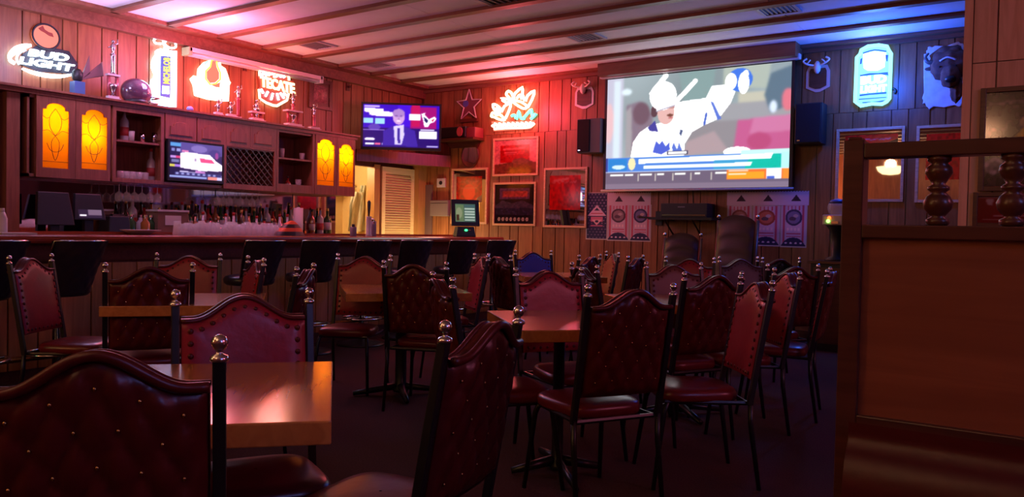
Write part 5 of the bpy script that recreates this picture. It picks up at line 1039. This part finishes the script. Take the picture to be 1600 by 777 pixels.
for k in range(5): o = link('jar', MB().lathe([(.04, 0), (.045, .01), (.045, .2), (.02, .23), (.02, .26)], (p.x+.11*math.cos(k*1.26), p.y+.11*math.sin(k*1.26), .99), 12), [MT['amber_whiskey'], MT['dark_green_bottle'], MT['clear_spirit']][k % 3], e, True); link('jar_lid', MB().lathe([(.022, .255), (.022, .28)], (p.x+.11*math.cos(k*1.26), p.y+.11*math.sin(k*1.26), .99), 10), TS, o)
p = at(452, 352, X=BX-.45); e = empty('orange_bag', (p.x, p.y, BZ), 'orange and black striped bag slumped on the bar right of the glasses', 'bag')
OR = mat('bag_orange', (.75, .10, .02), .6); 
def bag(i, j, y0=0., y1=1.):
    t = 2*PI*i; k = (1-j)**.6; r1, r2 = .10*k, .19*k; return (p.x+r1*math.cos(t), p.y+r2*math.sin(t)+.03*j+.012*math.sin(3*t), BZ+.002+.15*j)
for k in range(4): link('stripe', MB().grid(lambda i, j, k=k: bag(i, (k+j)/4.), 20, 4), OR if k % 2 or k == 3 else BLKP, e, True)
p = at(466, 330, X=W+.4); e = empty('paper_towel_roll', (p.x, p.y, .97), 'tall white paper towel roll behind the orange bag', 'paper towel roll'); link('roll', MB().lathe([(.06, 0), (.06, .43), (.02, .43), (.02, .44)], (p.x, p.y, .98), 20), PAPER, e, True); link('holder', MB().lathe([(.075, 0), (.075, .012), (.01, .014), (.01, .46)], (p.x, p.y, .97), 14), CHR, e, True)
for k, (x, h_, m_, lb) in enumerate(((3, .16, WHT, 'white squeeze bottle at the far left end of the bar'), (552, .10, mat('caddy_grey', (.2, .16, .2), .5), 'grey bar cup in front of the pantry opening'), (583, .17, mat('caddy_grey', (.2, .16, .2), .5), 'tall grey container on the bar before the louvered door'))):
    p = at(x, 362, X=BX-.4); e = empty('bar_container', (p.x, p.y, BZ), lb, 'container'); link('wall', MB().lathe([(.034, 0), (.036, .01), (.036, h_*.7), (.02 if k == 0 else .036, h_)], (p.x, p.y, BZ), 14), m_, e, True); link('top_piece', MB().lathe([(.018, h_), (.016, h_+.03)], (p.x, p.y, BZ), 10), WHT if k == 0 else BLKP, e, True)
p = at(21, 364, X=BX-.3); tag(link('bar_napkin', MB().box((p.x-.1, p.y-.12, BZ+.001), (p.x+.1, p.y+.12, BZ+.012)), PAPER), 'flat white paper stack on the bar at the left', 'napkins')
p = at(576, 362, X=BX-.3); e = empty('beer_tap_handle', (p.x, p.y, BZ), 'white tap tower before the bright pantry opening', 'beer tap'); link('tower', MB().lathe([(.04, 0), (.03, .02), (.028, .2), (.035, .22)], (p.x, p.y, BZ), 14), WHT, e, True); link('handle', MB().lathe([(.008, .22), (.016, .3), (.02, .38), (.008, .40)], (p.x, p.y, BZ), 10), BLKP, e, True); link('spout', MB().tube([(p.x, p.y, BZ+.19), (p.x+.07, p.y, BZ+.19), (p.x+.08, p.y, BZ+.14)], .009, 6), CHR, e, True)
# touchscreen on the bar end
kk = 10.; pc = at(727, 333, X=BX-.2); n3 = (CAM-pc); n3.z = 0; n3.normalize(); n3 = Matrix.Rotation(math.radians(16), 3, 'Z') @ n3; u3 = Vector((0, 0, 1)).cross(n3); v3 = (Vector((0, 0, 1))-n3*.18).normalized(); n3b = u3.cross(v3)
dist = (pc-CAM).dot(CF); w3, h3 = 40*dist/F, 36*dist/F
c = Canvas(56, 44, (.30, .42, .38)).rect(.02, .05, .42, .95, (.45, .55, .38)).ell(.2, .5, .15, .3, (.62, .66, .50)).rect(.08, .6, .2, .9, (.3, .2, .12))
for k in range(6): c.rect(.46, .08+.15*k, .97, .17+.15*k, (.80, .88, .82) if k else (.3, .45, .5))
c.blur(1)
e = empty('touchscreen_game', (pc.x, pc.y, BZ), 'black countertop touchscreen game with green light at the bar end', 'touchscreen'); M3 = Matrix.Translation(pc) @ Matrix((u3, v3, n3b)).transposed().to_4x4()
fr = MB(M3); frame_rect(fr, (-w3/2-.02, -h3/2-.02, w3/2+.02, h3/2+.025), (-w3/2+.03, -h3/2+.03, w3/2-.03, h3/2-.03), -.02, .01); link('bezel', fr, BLKP, e); link('housing', MB(M3).box((-w3/2, -h3/2, -.10), (w3/2, h3/2, -.02)), BLKP, e, False, .01)
panel('display', c, pc-u3*(w3/2-.03)-v3*(h3/2-.03)+n3b*.001, u3*(w3-.06), v3*(h3-.06), colmat('dim_screen_glow', .4, .3), e)
link('base', MB(Matrix.Translation((pc.x, pc.y, BZ)) @ Matrix((u3, n3, Vector((0, 0, 1)))).transposed().to_4x4()).box((-.13, -.12, 0), (.13, .06, .13), .02, .02), BLKP, e, False, .01)
gp_ = Vector((pc.x, pc.y, BZ+.085))+n3*.055+u3*.0; link('green_light', MB().ball(gp_, .022, 10, (1, 1, .7)), glow('green_led', (.05, 1, .25), 1.6), e, True); link('joystick_trim', MB().tube([gp_+u3*.03, gp_+u3*.06], .006, 6), CHR, e)
# ================================================================== right side: armchairs, candy machine, cabinet
def armchair(px, y0, y1, wpx, label, Yp, wide, rz, arms):
    p = at(px, 400, Y=Yp); z1 = at(px, y0, Y=Yp).z; e = empty('leather_armchair', (p.x, p.y, 0), label, 'armchair', 'tall leather armchairs by the screen wall'); w = wide
    R = Matrix.Translation((p.x, p.y, 0)) @ Matrix.Rotation(rz, 4, 'Z'); LT = mat('brown_leather', (.045, .012, .012), .45, bump=.3)
    def bf(side):
        def fn(i, j):
            u = i*2-1; zz = .5+(z1-.5-.10+.10*math.cos(u*PI/2)**.7 if abs(u) < 1 else z1-.6)*j; ed = min(1-abs(u), 1)*w; 
            return (u*w, .22+.12*j+side*(.03+.025*(1-math.exp(-ed/.03))-.012*abs(math.sin(PI*j*5))*(side < 0)), zz)
        return fn
    link('backrest', MB(R).grid(bf(-1), 16, 24).grid(bf(1), 16, 24, True), LT, e, True)
    link('seat', MB(R).box((-w, -.28, .38), (w, .24, .50), .02, .02), LT, e, False, .03)
    for s in (-1, 1):
        link('post', MB(R).tube([(s*(w+.02), .27, 0), (s*(w+.02), .27, .5), (s*(w+.02), .36, z1-.06)], .02, 8), DARKW, e, True); link('finial', MB(R).ball((s*(w+.02), .362, z1-.02), .024, 8), SILV, e, True)
        link('front_leg', MB(R).tube([(s*(w-.02), -.25, 0), (s*(w-.02), -.25, .4)], .02, 8), DARKW, e, True)
        if arms: link('armrest', MB(R).tube([(s*(w+.02), .28, .68), (s*(w+.03), -.1, .69), (s*(w+.02), -.24, .66), (s*(w-.01), -.25, .4)], .024, 8), DARKW, e, True)
armchair(1052, 364, 0, 0, 'lower dark red leather armchair by the screen wall, under the media shelf', D-.75, .20, .1, True)
armchair(1130, 335, 0, 0, 'tallest dark leather armchair in front of the right flag posters', D-.8, .215, -.1, True)
# black cabinet with candy machine at right
p = at(1294, 408, Y=8.6); cz = p.z; w = .22; e = empty('small_cabinet', (p.x, p.y, 0), 'dark small cabinet by the right wall carrying the candy machine', 'cabinet')
link('body', MB().box((p.x-.16, 8.55, 0), (p.x+.34, 8.95, cz-.03)), BLKP, e); link('top_board', MB().box((p.x-.19, 8.52, cz-.03), (p.x+.37, 8.97, cz)), DARKW, e, False, .004); link('door', MB().box((p.x-.13, 8.535, .08), (p.x+.31, 8.55, cz-.07)), DARKW, e)
x0 = p.x+.05; zz = lambda y_: at(1300, y_, Y=8.7).z; e = empty('candy_machine', (x0, 8.72, cz), 'candy machine with clear globe and red and green lights on the small cabinet', 'candy machine')
link('foot', MB().lathe([(.11, cz), (.11, cz+.02), (.05, cz+.05), (.07, zz(360)), (.11, zz(352)), (.11, zz(350))], (x0, 8.72, 0), 20), BLKP, e, True)
link('coin_body', MB().box((x0-.12, 8.6, zz(352)), (x0+.12, 8.84, zz(336))), mat('machine_cream', (.55, .42, .32), .35), e, False, .01); link('globe', MB().ball((x0, 8.72, zz(325)), .10, 16), GLS, e, True); link('lid', MB().lathe([(.09, zz(318)), (.07, zz(313)), (.01, zz(311))], (x0, 8.72, 0), 16), mat('blue_lid', (.03, .04, .2), .3), e, True)
link('red_light', MB().ball((x0-.05, 8.59, zz(341)), .018, 8), glow('red_led', (1, .15, .02), 2), e, True); link('green_light', MB().ball((x0-.06, 8.59, zz(346)), .02, 8), glow('lime_led', (.3, 1, .15), 2), e, True); link('dispensing_flap', MB().box((x0-.03, 8.585, zz(350)), (x0+.04, 8.6, zz(346))), CHR, e)
# ------------------------------------------------------------------ frames on the partition wall
def nibframe(px, label, cv, fw=.035):
    a = at(px[0], px[1], Y=NY-.02); b = at(px[2], px[3], Y=NY-.02); x0, z1, x1, z0 = a.x, a.z, b.x, b.z; Mn = Matrix(((1, 0, 0, 0), (0, 0, -1, NY), (0, 1, 0, 0), (0, 0, 0, 1)))
    e = empty('framed_poster', ((x0+x1)/2, NY-.016, z0), label, 'picture'); fr = MB(Mn); frame_rect(fr, (x0, z0, x1, z1), (x0+fw, z0+fw, x1-fw, z1-fw), .015, .045); link('frame', fr, DARKW, e, False, .003); link('backing', MB(Mn).box((x0+fw, z0+fw, .015), (x1-fw, z1-fw, .025)), DARKW, e)
    panel('print', cv, (x0+fw, NY-.027, z0+fw), (x1-x0-2*fw, 0, 0), (0, 0, z1-z0-2*fw), PRG, e)
c = Canvas(70, 80, (.20, .13, .16)).rect(.05, .1, .95, .14, (.3, .2, .26)).ell(.1, .42, .06, .05, (.35, .16, .2)).poly([(.35, .5), (.5, .38), (.7, .4), (.7, .55), (.4, .55)], (.55, .45, .12)).ell(.55, .33, .1, .06, (.5, .4, .3)).ell(.14, .78, .13, .09, (.55, .48, .5)).ell(.14, .78, .08, .05, (.35, .28, .32)).ell(.27, .6, .03, .12, (.5, .5, .55)).rect(.12, .52, .18, .55, (.85, .3, .3)).noise(.35, 5, 3).blur(1)
nibframe((1533, 139, 1668, 298), 'large dark framed poster on the partition wall at right', c)
c = Canvas(50, 40, (.42, .05, .07)).rect(0, 0, .6, .08, (.5, .3, .32)).poly([(.15, .1), (.3, .1), (.28, .35), (.18, .3)], (.6, .5, .5)).rect(.3, .7, .95, .74, (.6, .45, .48)).rect(.1, .84, .95, .87, (.6, .5, .5)).poly([(.38, .4), (.5, .2), (.6, .6), (.42, .62)], (.2, .08, .12)).blur(1)
nibframe((1521, 301, 1620, 356), 'small red framed poster beneath the large dark one on the partition wall', c, .03)
# ================================================================== booth partition in the right foreground
BYP = 2.1; g = lambda x, y: at(x, y, Y=BYP)
x0, x1 = g(1316, 300).x, g(1348, 300).x; zt_, zr = g(1330, 219).z, g(1335, 351).z; zp0, zp1 = g(1345, 650).z, g(1350, 372).z; XE = x1+1.2
e = empty('booth_partition', (x0, BYP, 0), 'dark wooden booth divider with turned spindles and plain panel in the right foreground', 'booth divider')
link('post', MB().box((x0, BYP-.0, 0), (x1, BYP+.07, zt_)).box((x0+.008, BYP+.008, zt_), (x1-.008, BYP+.062, zt_+.008)), DARKW, e, False, .003); link('top_rail', MB().box((x1, BYP+.0, g(1345, 247).z), (XE, BYP+.06, g(1345, 224).z)), DARKW, e, False, .003)
link('middle_rail', MB().box((x1, BYP-.0, zp1), (XE, BYP+.06, zr)), DARKW, e, False, .003); link('panel', MB().box((x1, BYP+.02, zp0), (XE, BYP+.04, zp1)), wood('booth_panel', (.34, .095, .04), (.25, .065, .028), .35, 0, .7), e)
link('bottom_rail', MB().box((x1, BYP-.0, zp0-.07), (XE, BYP+.06, zp0)), DARKW, e, False, .003); link('lower_board', MB().box((x1, BYP+.02, .05), (XE, BYP+.04, zp0-.07)), DARKW, e)
s0, s1 = zr, g(1345, 247).z; H = s1-s0
for xc in (g(1464, 300).x, g(1582, 300).x, g(1700, 300).x, g(1818, 300).x):
    prf = [(.020, 0), (.026, .03), (.026, .09), (.015, .13), (.019, .16), (.030, .24), (.033, .33), (.026, .42), (.016, .48), (.024, .52), (.024, .56), (.014, .60), (.022, .68), (.030, .76), (.028, .84), (.018, .90), (.026, .94), (.026, 1.)]
    link('spindle', MB().lathe([(r_*1.0, s0+t*H) for r_, t in prf], (xc, BYP+.03, 0), 16), DARKW, e, True)
bs = empty('booth_bench', (x1+.5, BYP-.3, 0), 'dark red upholstered booth bench in front of the wooden divider', 'booth bench')
zc = zp0-.015; xa = g(1306, 700).x+.02
link('seat_back', MB().grid(lambda i, j: (xa+.012+(XE-xa)*i, BYP-.02-.06*math.sin(PI*min(1, j*1.2))**.5 if j < .82 else BYP-.02-.06*math.sin(PI*min(1, j*1.2))**.5, .42+(zc-.42)*j), 20, 14), VINYLD, bs, True)
link('seat', MB().box((xa+.03, BYP-.55, .33), (XE, BYP-.07, .45)), VINYL, bs, False, .03); link('bench_base', MB().box((xa+.03, BYP-.5, 0), (XE, BYP-.07, .33)), DARKW, bs)
# ================================================================== pendant lamps behind the camera (seen in the beer mirrors)
for k, (lx, ly, lz, lb) in enumerate(((-3.05, -1.0, 2.62, 'amber bowl pendant lamp behind the viewer, seen in the beer mirror'), (-.9, -1.6, 2.62, 'second amber bowl pendant lamp behind the viewer, nearer the booth'))):
    e = empty('pendant_lamp', (lx, ly, lz), lb, 'lamp'); link('glass_shade', MB().lathe([(.02, -.02), (.17, .0), (.26, .07), (.30, .16), (.28, .16), (.24, .08), (.16, .02)], (lx, ly, lz), 24), glow('shade_amber', (1., .66, .30), 1.8), e, True)
    link('rod', MB().tube([(lx, ly, lz+.02), (lx, ly, HC-.03)], .008, 8), BRASS, e); link('ceiling_cup', MB().lathe([(.05, 0), (.06, .03)], (lx, ly, HC-.045), 14), BRASS, e, True)
    light('pendant_light', 'POINT', (lx, ly, lz+.22), 27, (1, .46, .24), .10)
# ------------------------------------------------------------------ light given off by the signs and screens
def sl_(kind, px, py, off, pw, col, r=.12): p = convW(kind, off)(px, py)[0]; light('sign_light', 'POINT', p, pw, col, r)
sl_('L', 75, 98, .5, 4.5, (.62, .55, 1.)); sl_('L', 257, 112, .5, 6, (.40, .42, 1.)); sl_('L', 332, 128, .5, 11, (1., .08, .12)); sl_('L', 430, 135, .5, 9, (1., .10, .08))
sl_('B', 803, 165, .5, 30, (1., .06, .12)); sl_('B', 1364, 115, .55, 34, (.01, .10, 1.)); sl_('L', 330, 70, .9, 22, (1., .20, .42)); sl_('L', 140, 45, .9, 12, (.70, .50, 1.))
# unseen neon signs, added for ambient light; the bar mirror hints at all but pink
for nm, (x, y, z), c_, rot, pw, lb in (('pink', (XR-.05, 3.4, 2.85), (1., .22, .40), 0, 40, 'round pink neon sign added as fill on the wall right of the viewer'), ('blue', (XR-.05, .4, 2.8), (.25, .30, 1.), 0, 42, 'round blue neon sign on the wall right of the viewer'), ('orange', (-5.3, YF+.05, 2.4), (1., .35, .12), 1, 42, 'round orange neon sign on the wall behind the viewer'), ('green', (-6.2, YF+.05, 2.2), (.15, 1., .4), 1, 8, 'small green neon sign on the wall behind the viewer')):
    e = empty('neon_sign', (x, y, z-.3), lb, 'neon sign'); f = (lambda u, v, w: (x-w, y+u, z+v)) if rot == 0 else (lambda u, v, w: (x+u, y+w, z+v))
    link('ring', MB().tube([f(.32*math.cos(k*PI/16), .24*math.sin(k*PI/16), .05) for k in range(32)], .012, 6, True), glow('back_neon_'+nm, c_, 6), e, True)
    link('wave', MB().tube([f(-.2+.4*k/16, .06*math.sin(k*.9), .05) for k in range(17)], .010, 6), glow('back_neon_'+nm, c_, 6), e, True)
    link('backboard', MB().box(*[f(-.36, -.28, 0), f(.36, .28, .02)]), NBK, e)
    q = f(0, 0, .45); light('sign_light', 'POINT', q, pw, c_, .15)
p = Vector((W+.62, 8.75, .75)); e = empty('door_fill_lamp', (p.x, p.y, 0), 'low lamp added out of sight behind the bar to light the louvered door', 'lamp')  # unseen lamp, added behind the bar to brighten the louvered door
link('pole', MB().lathe([(.09, 0), (.09, .02), (.012, .03), (.012, .62)], (p.x, p.y, 0), 14), BLK, e, True); link('bulb', MB().ball((p.x, p.y, .68), .05, 12), glow('lamp_warm', (1, .75, .4), 12), e, True)
light('door_fill_light', 'POINT', (p.x-.02, p.y, .80), 15, (1., .74, .34), .06)
